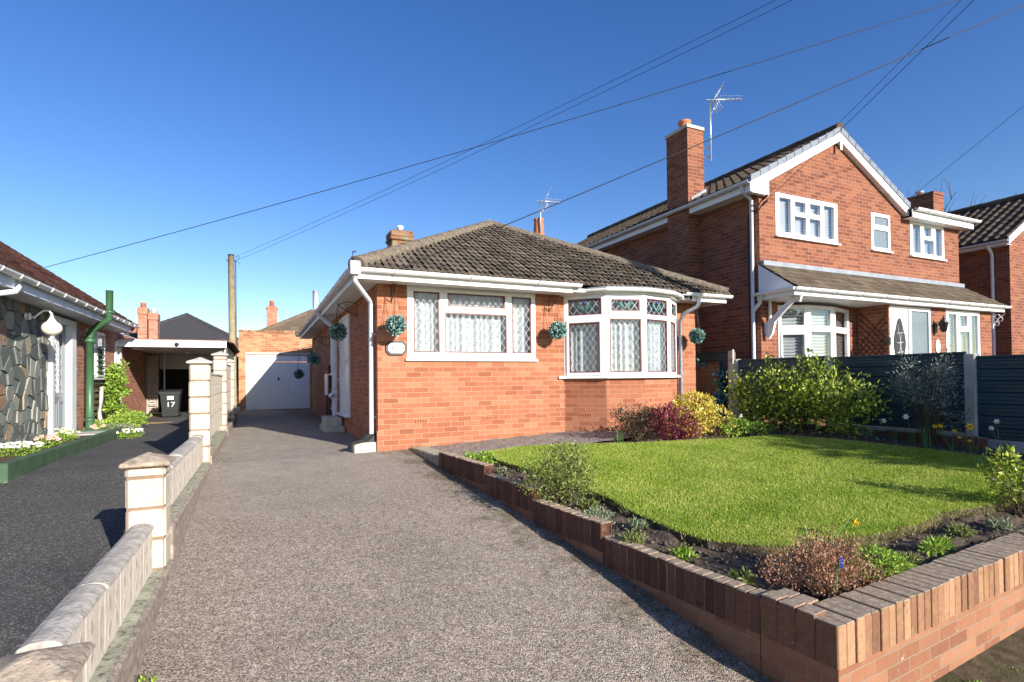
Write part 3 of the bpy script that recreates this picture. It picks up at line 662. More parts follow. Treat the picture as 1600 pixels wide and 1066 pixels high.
# ------------------------------------------------------------------ bungalow
def bungalow():
    t = thing('bungalow', 'orange brick bungalow with a hipped tile roof, bow window and leaded panes', 'house', (1.5, 7.7, .6))
    zb, zt = .42, 2.975
    b = MB(); cells(b, Vector((1.5, 7.7, zb)), X, Z, -Y, 5.97, zt-zb, [(.43, 1.90-zb, 2.54, zt-zb), (3.08, 0, 5.43, zt-zb)], -.25, 0)
    cells(b, Vector((1.5, 16.8, zb)), -Y, Z, -X, 8.85, zt-zb, [(5.25, .93-zb, 6.52, 2.86-zb), (3.6, 1.75-zb, 4.6, 2.76-zb)], -.25, 0)
    b.box(7.22, 7.95, zb, 7.47, 16.8, zt); b.box(1.75, 16.55, zb, 7.22, 16.8, zt)
    BP = [Vector(p) for p in ((4.58, 7.70, 0), (5.05, 7.17, 0), (5.68, 6.98, 0), (6.32, 7.10, 0), (6.84, 7.50, 0), (6.92, 7.70, 0))]
    base = [p+Vector((0, 0, zb)) for p in BP]
    b.prism(base, (0, 0, 1.585-zb))
    b.build('wall', 'brick_bung', t)
    e2 = MB(); e2.box(1.503, 16.8, zb, 7.40, 18.5, zt); e2.build('rear_wall', 'brick_gar', t)
    p = MB(); p.box(1.482, 7.682, zb, 4.56, 7.70, .87); p.box(1.482, 7.70, zb, 1.5, 16.8, .80)
    p.build('plinth', 'brick_bung', t)
    # inner darkness
    d = MB(); d.box(1.9, 9.2, .5, 7.1, 9.25, 2.9); d.box(1.76, 7.96, 2.90, 7.21, 16.5, 2.96); d.build('inner_wall', 'white', t)
    # bow window
    SZ, TZ = 1.62, 2.955
    for i in range(4):
        A, B = BP[i], BP[i+1]; U = (B-A); w = U.length; N = U.normalized().cross(Z)
        if i == 0: Ls = [(.13, .045, .86, .66, 's'), (.11, .755, .90, .955, 't')]
        elif i == 1: Ls = [(.10, .045, .92, .70), (.14, .79, .88, .935, 'ts')]
        elif i == 2: Ls = [(.10, .045, .90, .70), (.10, .755, .90, .955, 't')]
        else: Ls = [(.12, .045, .84, .70), (.16, .79, .80, .935, 'ts')]
        Ls = [(q[0], q[1], q[2], q[3], *(q[4:])) for q in Ls]
        fr = window(t, (A.x, A.y, SZ), U, N, w, TZ-SZ, Ls, 'lead', seed=10+i, name='bow_window')
        tm = MB(); tb = MB(); q = Ls[1]; cx = (q[0]+q[2])/2*w; cy = (q[1]+.35*(q[3]-q[1]))*(TZ-SZ); o = Vector((A.x, A.y, SZ)); Un = U.normalized()
        for sg in (-1, 1):
            P = lambda a, c: o+Un*(cx+sg*a)+Z*(cy+c)+N*(.014 if 's' in q[4] else .002)
            tm.prism([P(.0, -.03), P(.06, .0), P(.13, .085), P(.055, .055)], -N*.004)
        tb.lathe(o+Un*cx+Z*(cy+.10)+N*(-.006), [(.001, -.02), (.04, 0), (.001, .02)], 10)
        tm.build('tulip_leaf_glass', 'tulipg', fr); tb.build('tulip_flower_glass', 'tulipb', fr)
    s = MB(); off = lambda dd: [p+Vector(((p.x-5.75)*dd*.5, (p.y-7.7)*dd*.9-(.04 if p.y < 7.6 else 0), 1.585)) for p in BP]
    pts = [Vector((4.46, 7.70, 1.585)), Vector((4.46, 7.655, 1.585)), Vector((4.55, 7.655, 1.585))]+off(.08)[1:5]+[Vector((7.06, 7.655, 1.585)), Vector((7.06, 7.70, 1.585))]
    s.prism(pts, (0, 0, .042)); s.build('window_sill', 'white', t)
    e = MB(); e.box(6.86, 7.64, 1.627, 6.93, 7.70, 2.955); e.build('corner_post', 'white', t)
    # bay top: flat lead roof, fascia and gutter
    tp = MB(); o2 = [Vector((4.5, 7.72, 2.957))]+[p+Vector(((p.x-5.75)*.05, -.05, 2.957)) for p in BP[:5]]+[Vector((7.0, 7.72, 2.957))]
    tp.prism(o2, (0, 0, .075)); tp.build('bow_fascia', 'white', t)
    tp = MB(); o3 = [v+Vector((0, -.03 if v.y < 7.65 else 0, .076)) for v in o2]; tp.prism(o3, (0, 0, .03)); tp.build('bow_lead_roof', 'flash', t)
    gt = MB(); gp = []
    for a, c in zip([v for v in o2[1:6]], [v for v in o2[2:6]]+[None]):
        gp.append(a+Vector((0, -.05, .07)))
        if c is not None: gp.append((a+c)/2+Vector((0, -.072, .07)))
    gp = [Vector((4.52, 7.33, 3.03))]+gp[1:]+[Vector((6.98, 7.32, 3.03))]
    gutter(gt, gp, .05); gt.build('bow_gutter', 'white', t)
    # main window
    window(t, (1.93, 7.685, 1.905), X, -Y, 2.11, 1.07, [(.045, .085, .233, .93), (.29, .74, .742, .93, 's'), (.272, .085, .757, .655), (.80, .085, .965, .93)], 'lead', seed=1, sill=.03)
    # soffit, fascia, gutters
    sf = MB(); sf.box(1.16, 7.30, 2.976, 7.82, 7.70, 2.986); sf.box(1.16, 7.70, 2.976, 1.5, 18.85, 2.986); sf.box(7.47, 7.70, 2.976, 7.82, 18.85, 2.986); sf.build('soffit', 'cream', t)
    fa = MB(); fa.box(1.14, 7.278, 2.955, 4.50, 7.30, 3.10); fa.box(7.02, 7.278, 2.955, 7.82, 7.30, 3.10); fa.box(1.14, 7.30, 2.955, 1.16, 18.87, 3.10); fa.box(7.82, 7.278, 2.955, 7.84, 18.87, 3.10); fa.build('fascia', 'white', t)
    g = MB(); gutter(g, [(1.10, 7.222, 3.085), (4.62, 7.222, 3.085)]); clips(g, (1.10, 7.222, 3.085), (4.6, 7.222, 3.085), 1.1)
    g.build('front_gutter', 'white', t); g = MB(); gutter(g, [(6.78, 7.222, 3.085), (7.90, 7.222, 3.085)]); clips(g, (6.9, 7.222, 3.085), (7.9, 7.222, 3.085), .8)
    g.build('front_gutter', 'white', t)
    g = MB(); gutter(g, [(1.085, 18.9, 3.085), (1.085, 7.24, 3.085)]); clips(g, (1.085, 18.9, 3.085), (1.085, 7.3, 3.085), .95); g.build('side_gutter', 'greypvc', t)
    # roof
    ex0, ex1, ey0, ey1, ez, sl_ = 1.10, 7.88, 7.215, 18.9, 3.10, .545
    hw = (ex1-ex0)/2; cx = (ex0+ex1)/2; c = 1/math.hypot(1, sl_); s_ = sl_*c; Ls = hw/c
    pl = lambda x, y, nx, ny: (Vector((x, y, 0)), Vector((nx, ny, 0)))
    tiled('roof', 'roof_b', t, (ex0, ey0, ez), X, (0, c, s_), ex1-ex0, Ls, [pl(ex0, ey0, 1, -1), pl(ex1, ey0, -1, -1)], seed=1, tw=.20, course=.21, amp=.026, prof='roman', thick=.022)
    tiled('roof', 'roof_b', t, (ex0, ey1, ez), -Y, (c, 0, s_), ey1-ey0, Ls, [pl(ex0, ey0, -1, 1), pl(ex0, ey1, -1, -1)], seed=2, tw=.20, course=.21, amp=.026, prof='roman', thick=.022)
    tiled('roof', 'roof_b', t, (ex1, ey0, ez), Y, (-c, 0, s_), ey1-ey0, Ls, [pl(ex1, ey0, 1, 1), pl(ex1, ey1, 1, -1)], seed=3, tw=.20, course=.21, amp=.026, prof='roman', thick=.022)
    tiled('roof', 'roof_b', t, (ex1, ey1, ez), -X, (0, -c, s_), ex1-ex0, Ls, [pl(ex0, ey1, 1, 1), pl(ex1, ey1, -1, 1)], seed=4, tw=.20, course=.21, amp=.026, prof='roman', thick=.022)
    ap = Vector((cx, ey0+hw, ez+hw*sl_)); ap2 = Vector((cx, ey1-hw, ez+hw*sl_))
    h = MB(); riplets(h, (ex0+.05, ey0+.05, ez+.06), ap, .125); riplets(h, (ex1-.05, ey0+.05, ez+.06), ap, .125); riplets(h, ap, ap2, .125); riplets(h, (ex0, ey1, ez+.03), ap2, .125); riplets(h, (ex1, ey1, ez+.03), ap2, .125)
    h.build('ridge_tiles', 'hip', t)
    hk = MB(); hk.tube([(ex0+.16, ey0+.16, ez+.10), (ex0+.02, ey0+.02, ez+.04), (ex0-.02, ey0-.02, ez+.10), (ex0+.0, ey0+.0, ez+.19), (ex0+.04, ey0+.03, ez+.20)], .011, 6); hk.build('hip_iron', 'black', t); hk = MB(); hk.tube([(ex1-.16, ey0+.16, ez+.12), (ex1+.04, ey0-.03, ez+.06), (ex1+.08, ey0-.05, ez+.12), (ex1+.05, ey0-.04, ez+.16)], .009, 6); hk.build('hip_iron', 'black', t)
    # chimneys
    ch = MB(); ch.box(2.45, 11.0, 3.7, 2.90, 11.45, 4.50); ch.box(2.42, 10.97, 4.50, 2.93, 11.48, 4.58); ch.prism([(2.43, 10.98, 4.58), (2.92, 10.98, 4.58), (2.92, 11.47, 4.58), (2.43, 11.47, 4.58)], (0, 0, .13))
    co = ch.build('chimney', 'brick_old', t, bevel=.02); q = MB(); q.lathe((2.68, 11.22, 4.70), [(.06, 0), (.055, .10), (.075, .11), (.075, .15), (.02, .17)], 12); q.build('chimney_pot', 'whitepaint', co)
    q = MB(); q.lathe((6.13, 11.43, 3.9), [(.20, 0), (.17, .6), (.115, 1.50), (.125, 1.53), (.125, 1.57), (.10, 1.58)], 18); q.build('tall_chimney_pot', 'terr', t)
    # door in the side wall
    dr = MB(); cells(dr, Vector((1.47, 11.54, .94)), -Y, Z, -X, 1.25, 1.91, [(.06, .06, .30, 1.85), (.37, .06, 1.19, 1.85)], -.08, 0); do = dr.build('door', 'white', t)
    dl = MB(); dl.box(1.492, 10.36, 1.0, 1.53, 11.16, 2.79); ring(dl, Vector((1.492, 11.16, 1.0)), -Y, Z, -X, .12, .15, .68, .75, .03, 0, .012); ring(dl, Vector((1.492, 11.16, 1.0)), -Y, Z, -X, .12, .9, .68, 1.68, .03, 0, .012); dl.build('door_leaf', 'white', do)
    dp = MB(); dp.box(1.505, 11.25, 1.0, 1.515, 11.48, 2.79); dp.build('side_pane', 'glassr', do)
    hd = MB(); hd.tube([(1.46, 10.44, 1.95), (1.44, 10.44, 1.95), (1.44, 10.56, 1.95)], .012, 6); hd.box(1.465, 10.42, 1.85, 1.49, 10.46, 2.05); hd.build('handle', 'alu', do)
    st = MB(); st.box(1.40, 10.24, .905, 1.52, 11.6, .94); st.build('door_sill', 'white', t)
    window(t, (1.48, 13.2, 1.75), -Y, -X, 1.0, 1.01, [(.07, .07, .46, .93), (.54, .07, .93, .93)], 'net', seed=7, sill=.05)
    # pipes
    dpz = MB(); dpz.tube([(1.12, 7.235, 3.0), (1.12, 7.25, 2.93), (1.15, 7.30, 2.89), (1.41, 7.80, 2.74), (1.437, 7.85, 2.69), (1.437, 7.85, .80)], .034, 12); dpz.box(1.06, 7.16, 2.99, 1.18, 7.28, 3.16)
    for z in (1.05, 2.25): dpz.box(1.437, 7.84, z, 1.5, 7.86, z+.02)
    dpz.build('downpipe', 'greypvc', t, bevel=.0)
    sh = MB(); sh.prism([(1.49, 7.90, .72), (1.37, 7.90, .72), (1.14, 7.74, .715), (1.14, 7.74, .745), (1.30, 7.86, .76), (1.37, 7.90, .82), (1.49, 7.90, .83)], (0, -.14, 0)); sh.build('rain_shoe', 'greybin', t)
    sp = MB(); sp.tube([(1.385, 11.62, .86), (1.385, 11.62, 2.62), (1.36, 11.66, 2.72), (1.07, 11.98, 3.05), (1.045, 12.0, 3.14), (1.045, 12.0, 3.50)], .056, 14); sp.tube([(1.385, 11.62, 1.30), (1.385, 11.62, 1.42)], .068, 14); sp.tube([(1.385, 11.60, 1.20), (1.28, 11.50, 1.30)], .05, 12); sp.tube([(1.33, 11.75, 1.0), (1.48, 12.4, 1.25)], .022, 8)
    for z in (1.6, 2.3): sp.box(1.385, 11.60, z, 1.5, 11.64, z+.03)
    sp.build('soil_pipe', 'greypvc', t)
    dp2 = MB(); dp2.tube([(7.13, 7.235, 3.03), (7.13, 7.24, 2.94), (7.12, 7.28, 2.86), (7.04, 7.52, 2.76), (7.03, 7.56, 2.70), (7.03, 7.62, 2.62), (7.03, 7.63, 1.0)], .033, 12); dp2.build('downpipe', 'white', t)
    mb = MB(); mb.box(1.40, 13.3, 1.25, 1.5, 13.75, 1.75); mb.build('meter_box', 'white', t, bevel=.01)
    mp = MB(); mp.tube([(1.45, 13.2, .75), (1.45, 13.2, 1.95)], .03, 8); mp.box(1.40, 13.45, .6, 1.5, 13.6, 1.24); mp.build('meter_pipe', 'rustbr', t)
    # air bricks
    for x, z in ((2.02, .955), (3.08, .955), (4.05, .955), (5.35, .955)):
        a = MB(); o = Vector((x, 7.699, z)); U, N = X, -Y
        if x > 5: U = (BP[1]-BP[0]).normalized(); N = U.cross(Z); o = BP[0]+U*.26+Z*z
        cells(a, o, U, Z, N, .20, .06, [(.012+.0375*i, .01+.022*j, .036+.0375*i, .026+.022*j) for i in range(5) for j in range(2)], -.01, .006); ao = a.build('air_brick', 'terr', t)
        q = MB(); q.obox(o, U, Z, N, .003, .003, .0005, .197, .057, .002); q.build('grille_hole', 'dark', ao)
    # wire fixing on the fascia
    return t
bungalow()
q = thing('concrete_step', 'low grey concrete slab steps under the side door and soil pipe', 'step', (1.3, 11.4, .6))
b = MB(); b.bbox(1.10, 10.75, .58, 1.47, 11.85, .70, .012); b.build('lower_slab', 'conc', q); b = MB(); b.bbox(1.14, 11.1, .70, 1.46, 11.85, .86, .012); b.build('upper_slab', 'conc', q)
b = MB(); b.bbox(1.17, 7.70, .57, 1.475, 7.95, .715, .012); setp(b.build('drain_block', 'conc', org=(1.3, 7.8, .6)), 'small pale concrete block under the rain shoe at the bungalow corner', 'block')

# house number plaque
q = thing('house_sign', 'white octagonal house plaque numbered 18 with a black rim on the orange wall', 'sign', (1.765, 7.69, 2.05))
def octo(cx, cz, w, h, c, y): return [(cx+a*w/2, y, cz+e*h/2) for a, e in ((-1+2*c/w, -1), (1-2*c/w, -1), (1, -1+2*c/h), (1, 1-2*c/h), (1-2*c/w, 1), (-1+2*c/w, 1), (-1, 1-2*c/h), (-1, -1+2*c/h))]
b = MB(); b.prism(octo(1.765, 2.055, .30, .205, .055, 7.672), (0, .026, 0)); b.build('rim', 'black', q)
b = MB(); b.prism(octo(1.765, 2.055, .24, .145, .042, 7.666), (0, .008, 0)); b.build('face', 'white', q)
text_obj('18', .115, (1.825, 7.664, 2.05), X, -Y, 'black', q, 'number')
b = MB(); b.prism([(1.70, 7.664, 2.045), (1.715, 7.664, 2.05), (1.712, 7.664, 2.07), (1.70, 7.664, 2.075), (1.69, 7.664, 2.06)], (0, -.002, 0)); b.prism([(1.675, 7.664, 2.02), (1.70, 7.664, 2.045), (1.735, 7.664, 2.015), (1.705, 7.664, 2.022)], (0, -.002, 0)); b.build('emblem', 'rustbr', q)

# hanging topiary balls
def topiary(x, y, z, r, wall, label, seed, d=.30):
    """wall: (foot point, outward normal)"""
    t = thing('hanging_topiary', label, 'topiary ball', (x, y, z), 'topiary balls hanging round the bungalow')
    w0, N = Vector(wall[0]), Vector(wall[1]); e = w0+N*d; zt = w0.z
    b = MB(); b.tube([w0-Z*.10, w0+Z*.16], .008, 6); b.tube([w0+Z*.14, (w0+e)/2+Z*.16, e+Z*.10, e+Z*.14], .007, 6); b.tube([w0-Z*.08, (w0+e)/2-Z*.0, e+Z*.09], .007, 6)
    ct = (w0+e)/2+Z*.08; sw = N.cross(Z); b.tube([ct+(N*math.cos(a)+Z*math.sin(a))*(.045-.004*a) for a in [i*.5 for i in range(14)]], .005, 5)
    b.build('bracket', 'black', t)
    ch = MB(); tip = Vector((x, y, e.z+.09))
    for a in range(3): ch.tube([tip, Vector((x+r*.5*math.cos(a*2.1), y+r*.5*math.sin(a*2.1), z+r*.8))], .0035, 4)
    ch.build('chain', 'rustbr', t)
    leaves('ball', 'lf_top', t, [(x, y, z, r*.84, r*.84, r*.84)], 900, .045, .028, seed, .80, 1.3, 0, .3, .02)
    c = MB(); c.sphere((x, y, z), r*.74, n=8); c.build('core', 'lf_hedge', t)
topiary(1.70, 7.40, 2.36, .14, ((1.70, 7.70, 2.80), (0, -1, 0)), 'blue-green topiary ball above the 18 plaque by the square window', 1)
topiary(4.30, 7.42, 2.36, .14, ((4.30, 7.70, 2.78), (0, -1, 0)), 'blue-green topiary ball between the square window and the bow window', 2, .28)
topiary(7.22, 7.40, 2.34, .135, ((7.22, 7.70, 2.83), (0, -1, 0)), 'topiary ball beside the downpipe right of the bow window', 3)
topiary(1.18, 9.45, 2.42, .15, ((1.50, 9.45, 2.78), (-1, 0, 0)), 'dark topiary ball in front of the bungalow side door', 4, .32)
topiary(1.14, 13.6, 2.12, .15, ((1.50, 13.6, 2.50), (-1, 0, 0)), 'dark topiary ball past the white soil pipe on the shaded side wall', 5, .36)
topiary(1.02, 17.1, 1.80, .14, ((1.50, 16.7, 2.45), (-.80, .6, 0)), 'dark topiary ball nearest the garage, in front of its white door', 6, .5)

# ------------------------------------------------------------------ garage
def garage():
    y = 20.5; t = thing('garage', 'flat topped brick garage with a white herringbone up-and-over door', 'garage', (.5, y, .6))
    b = MB(); cells(b, Vector((-.70, y, .4)), X, Z, -Y, 3.2, 2.9, [(.22, 0, 2.28, 2.10)], -.25, 0); b.box(-.70, y+.25, .4, -.45, 26, 3.3); b.box(2.25, y+.25, .4, 2.5, 26, 3.3); b.build('wall', 'brick_gar', t)
    b = MB(); g = random.Random(3)
    for i in range(42): b.box(-.71+.0755*i, y-.02+g.uniform(-.006, .006), 3.30, -.71+.0755*i+.068, y+.26, 3.375+g.uniform(-.012, .012))
    b.build('coping', 'soldier_front', t); b = MB(); b.box(-.70, y+.26, 3.28, 2.5, 26, 3.32); b.build('flat_roof', 'slate', t)
    b = MB(); b.box(-.50, y-.02, 2.52, 1.62, y+.02, 2.60); b.build('lintel', 'conc', t)
    f = MB(); f.box(-.48, y+.03, .50, -.41, y+.12, 2.28); f.box(1.51, y+.03, .50, 1.58, y+.12, 2.28); f.box(-.48, y+.03, 2.28, 1.58, y+.12, 2.50); f.build('door_frame', 'whitepaint', t)
    d = MB(); d.box(-.41, y+.075, .60, 1.51, y+.11, 2.26); d.build('door_backing', 'whitepaint', t); d = MB()
    mid = .55; p = .115
    def clip(poly, x0, x1, z0, z1):
        for ax, lim, sg in ((0, x0, 1), (0, x1, -1), (1, z0, 1), (1, z1, -1)):
            out = []
            for i in range(len(poly)):
                a, c = poly[i], poly[(i+1) % len(poly)]; da, dc = (a[ax]-lim)*sg, (c[ax]-lim)*sg
                if da >= 0: out.append(a)
                if da*dc < 0: tt = da/(da-dc); out.append((a[0]+(c[0]-a[0])*tt, a[1]+(c[1]-a[1])*tt))
            poly = out
            if len(poly) < 3: return []
        return poly
    for sg in (1, -1):
        xa, xb = (-.40, mid-.045) if sg == 1 else (mid+.045, 1.50)
        for i in range(-20, 34):
            z0 = .2+i*p*1.414
            xx0, xx1 = -.6, 1.7
            f_ = lambda x, zz: zz+(x-mid)*sg
            poly = [(xx0, f_(xx0, z0)), (xx1, f_(xx1, z0)), (xx1, f_(xx1, z0+p*1.414-.024)), (xx0, f_(xx0, z0+p*1.414-.024))]
            poly = clip(poly, xa, xb, .615, 2.25)
            if len(poly) >= 3: d.prism([(a, y+.050, c) for a, c in poly], (0, .0245, 0))
    d.box(mid-.04, y+.047, .61, mid+.04, y+.0748, 2.25)
    do = d.build('door', 'whitepaint', t); h = MB(); h.prism([(mid-.035, y+.04, 1.72), (mid+.035, y+.04, 1.72), (mid+.025, y+.04, 1.62), (mid-.025, y+.04, 1.62)], (0, .02, 0)); h.build('handle', 'black', do)
    k_ = MB(); k_.bbox(-.98, 19.2, .5, -.66, y+.3, .74, .02); setp(k_.build('kerb', 'conc', org=(-.8, 20, .6)), 'short grey concrete kerb beside the garage corner', 'kerb')
garage()

# ------------------------------------------------------------------ telegraph pole and wires
t = thing('telegraph_pole', 'tall weathered wooden telegraph pole between the carport and garage', 'pole', (-.88, 20.1, .6))
b = MB(); b.tube([(-.84, 20.1, .4), (-.87, 20.1, 3.2), (-.90, 20.1, 5.80)], .125, 14, True, .095); b.build('pole', 'wood', t)
b = MB(); b.tube([(-.90, 20.1, 5.80), (-.90, 20.1, 5.84)], .10, 12); b.box(-1.05, 20.06, 5.62, -.76, 20.10, 5.66); b.tube([(-.76, 20.0, 5.72), (-.70, 19.95, 5.80), (-.64, 20, 5.76), (-.70, 20.05, 5.70), (-.78, 20, 5.62), (-.66, 19.95, 5.56), (-.62, 20, 5.50)], .008, 5); b.build('bracket', 'black', t)
b = MB(); b.tube([(-.74, 20.05, .6), (-.76, 20.02, 5.6)], .014, 6); b.build('conduit', 'greybin', t)
def wire(p, q, ext, sag, label, r=.0062):
    p, q = Vector(p), Vector(q); e = p+(q-p)*ext; n = 24; pts = []
    for i in range(n+1):
        s_ = i/n; pts.append(p+(e-p)*s_-Z*sag*4*s_*(1-s_))
    b = MB(); b.tube(pts, r, 5); o = b.build('overhead_wire', 'wire', org=tuple(p)); setp(o, label, 'cable', 'overhead wires')
wire((-3.66, 12.73, 3.77), (10, 5.15, 8.02), 1.9, .35, 'long black overhead wire rising from the left roof right across the sky')
wire((1.60, 7.25, 3.06), (9.0, 3.43, 6.49), 1.9, .10, 'black overhead wire from the bungalow fascia past the tall brick chimney')
wire((-.77, 20.0, 5.76), (7.36, 6.39, 8.0), 1.8, .35, 'upper of two thin wires strung from the wooden pole', .0045)
wire((-.77, 20.0, 5.62), (7.61, 6.27, 8.0), 1.8, .35, 'lower of two thin wires strung from the wooden pole', .0045)
wire((8.68, 7.16, 4.96), (8.308, 3.756, 6.52), 1.9, .04, 'left of two wires fixed to the corner of the gabled house', .0035)
wire((8.68, 7.16, 4.86), (8.46, 3.685, 6.52), 1.9, .04, 'right of two wires fixed to the corner of the gabled house', .0045)
wire((14.2, 7.62, 5.8), (14.36, 5.32, 7.24), 1.8, .03, 'short wire rising to the right from behind the gabled house', .0045)
# street pole standing out of the frame: the photograph shows its shadow crossing the bungalow roof
t = thing('street_pole', 'tall wooden pole at the kerb beyond the right edge', 'pole', (9.30, -.15, -.4))
b = MB(); b.tube([(9.30, -.15, -.5), (9.30, -.15, 9.6)], .16, 14, True, .13); b.build('pole', 'wood', t)

t = thing('evergreen_tree', 'dense rounded evergreen by the kerb beyond the right edge', 'tree', (9.35, -2.35, -.4))
leaves('crown', 'lf_hedge', t, [(9.45, -2.35, 2.2, 1.35, 1.3, 1.6), (9.5, -2.2, 1.0, 1.3, 1.2, 1.2), (9.4, -2.4, 3.2, 1.2, 1.1, .75)], 15000, .14, .09, 77, .3, lump=.12)
b = MB(); b.tube([(9.35, -2.35, -.5), (9.38, -2.33, 1.0), (9.35, -2.35, 3.0)], .12, 10, True, .05); b.build('trunk', 'stem', t)
# ------------------------------------------------------------------ aerials
def aerial(base, top, L, label, dirx=(1, -.35, 0), bracket=None):
    t = thing('tv_aerial', label, 'aerial', base, 'television aerials')
    p, q = Vector(base), Vector(top); b = MB(); b.tube([p, q], .016, 8); b.build('mast', 'alu', t)
    d = Vector(dirx).normalized(); s_ = d.cross(Z); bm_ = MB(); bm_.tube([q-d*.08, q+d*L], .011, 6)
    e = MB()
    for i in range(9):
        c = q+d*(L*(.28+.08*i)); e.tube([c-s_*.075+Z*.05, c+s_*.075+Z*.05], .0045, 4); e.tube([c-s_*.075-Z*.02, c+s_*.075-Z*.02], .0045, 4); e.tube([c, c+Z*.05], .004, 4)
    r_o = MB(); 
    for sg in (1, -1):
        a = q+d*.10; c2 = q+d*(.20 if sg < 0 else .24)+Z*(.30 if sg > 0 else -.24)
        for w_ in (-.12, -.04, .04, .12): r_o.tube([a+s_*w_, c2+s_*w_], .005, 4)
        for k_ in range(5): m = a+(c2-a)*k_/4; r_o.tube([m-s_*.15, m+s_*.15], .0045, 4)
    bm_.tube([q-Z*.35, q+d*.16-Z*.05], .006, 5)
    if bracket: bk = MB(); bk.tube([p+Z*.12, Vector(bracket)+Z*.12], .012, 6); bk.tube([p+Z*.32, Vector(bracket)+Z*.32], .012, 6); bk.build('wall_bracket', 'alu', t)
    bm_.build('boom', 'alu', t); e.build('director_rods', 'alu', t); r_o.build('reflector', 'alu', t)
    return t
aerial((8.93, 8.65, 6.3), (8.93, 8.65, 7.66), .72, 'large silver aerial on a mast beside the tall brick chimney', (1, -.45, 0), (8.86, 8.82, 6.3))
aerial((6.09, 11.27, 5.1), (6.09, 11.27, 5.86), .52, 'smaller silver aerial standing by the terracotta flue pot', (1, -.30, -.06))

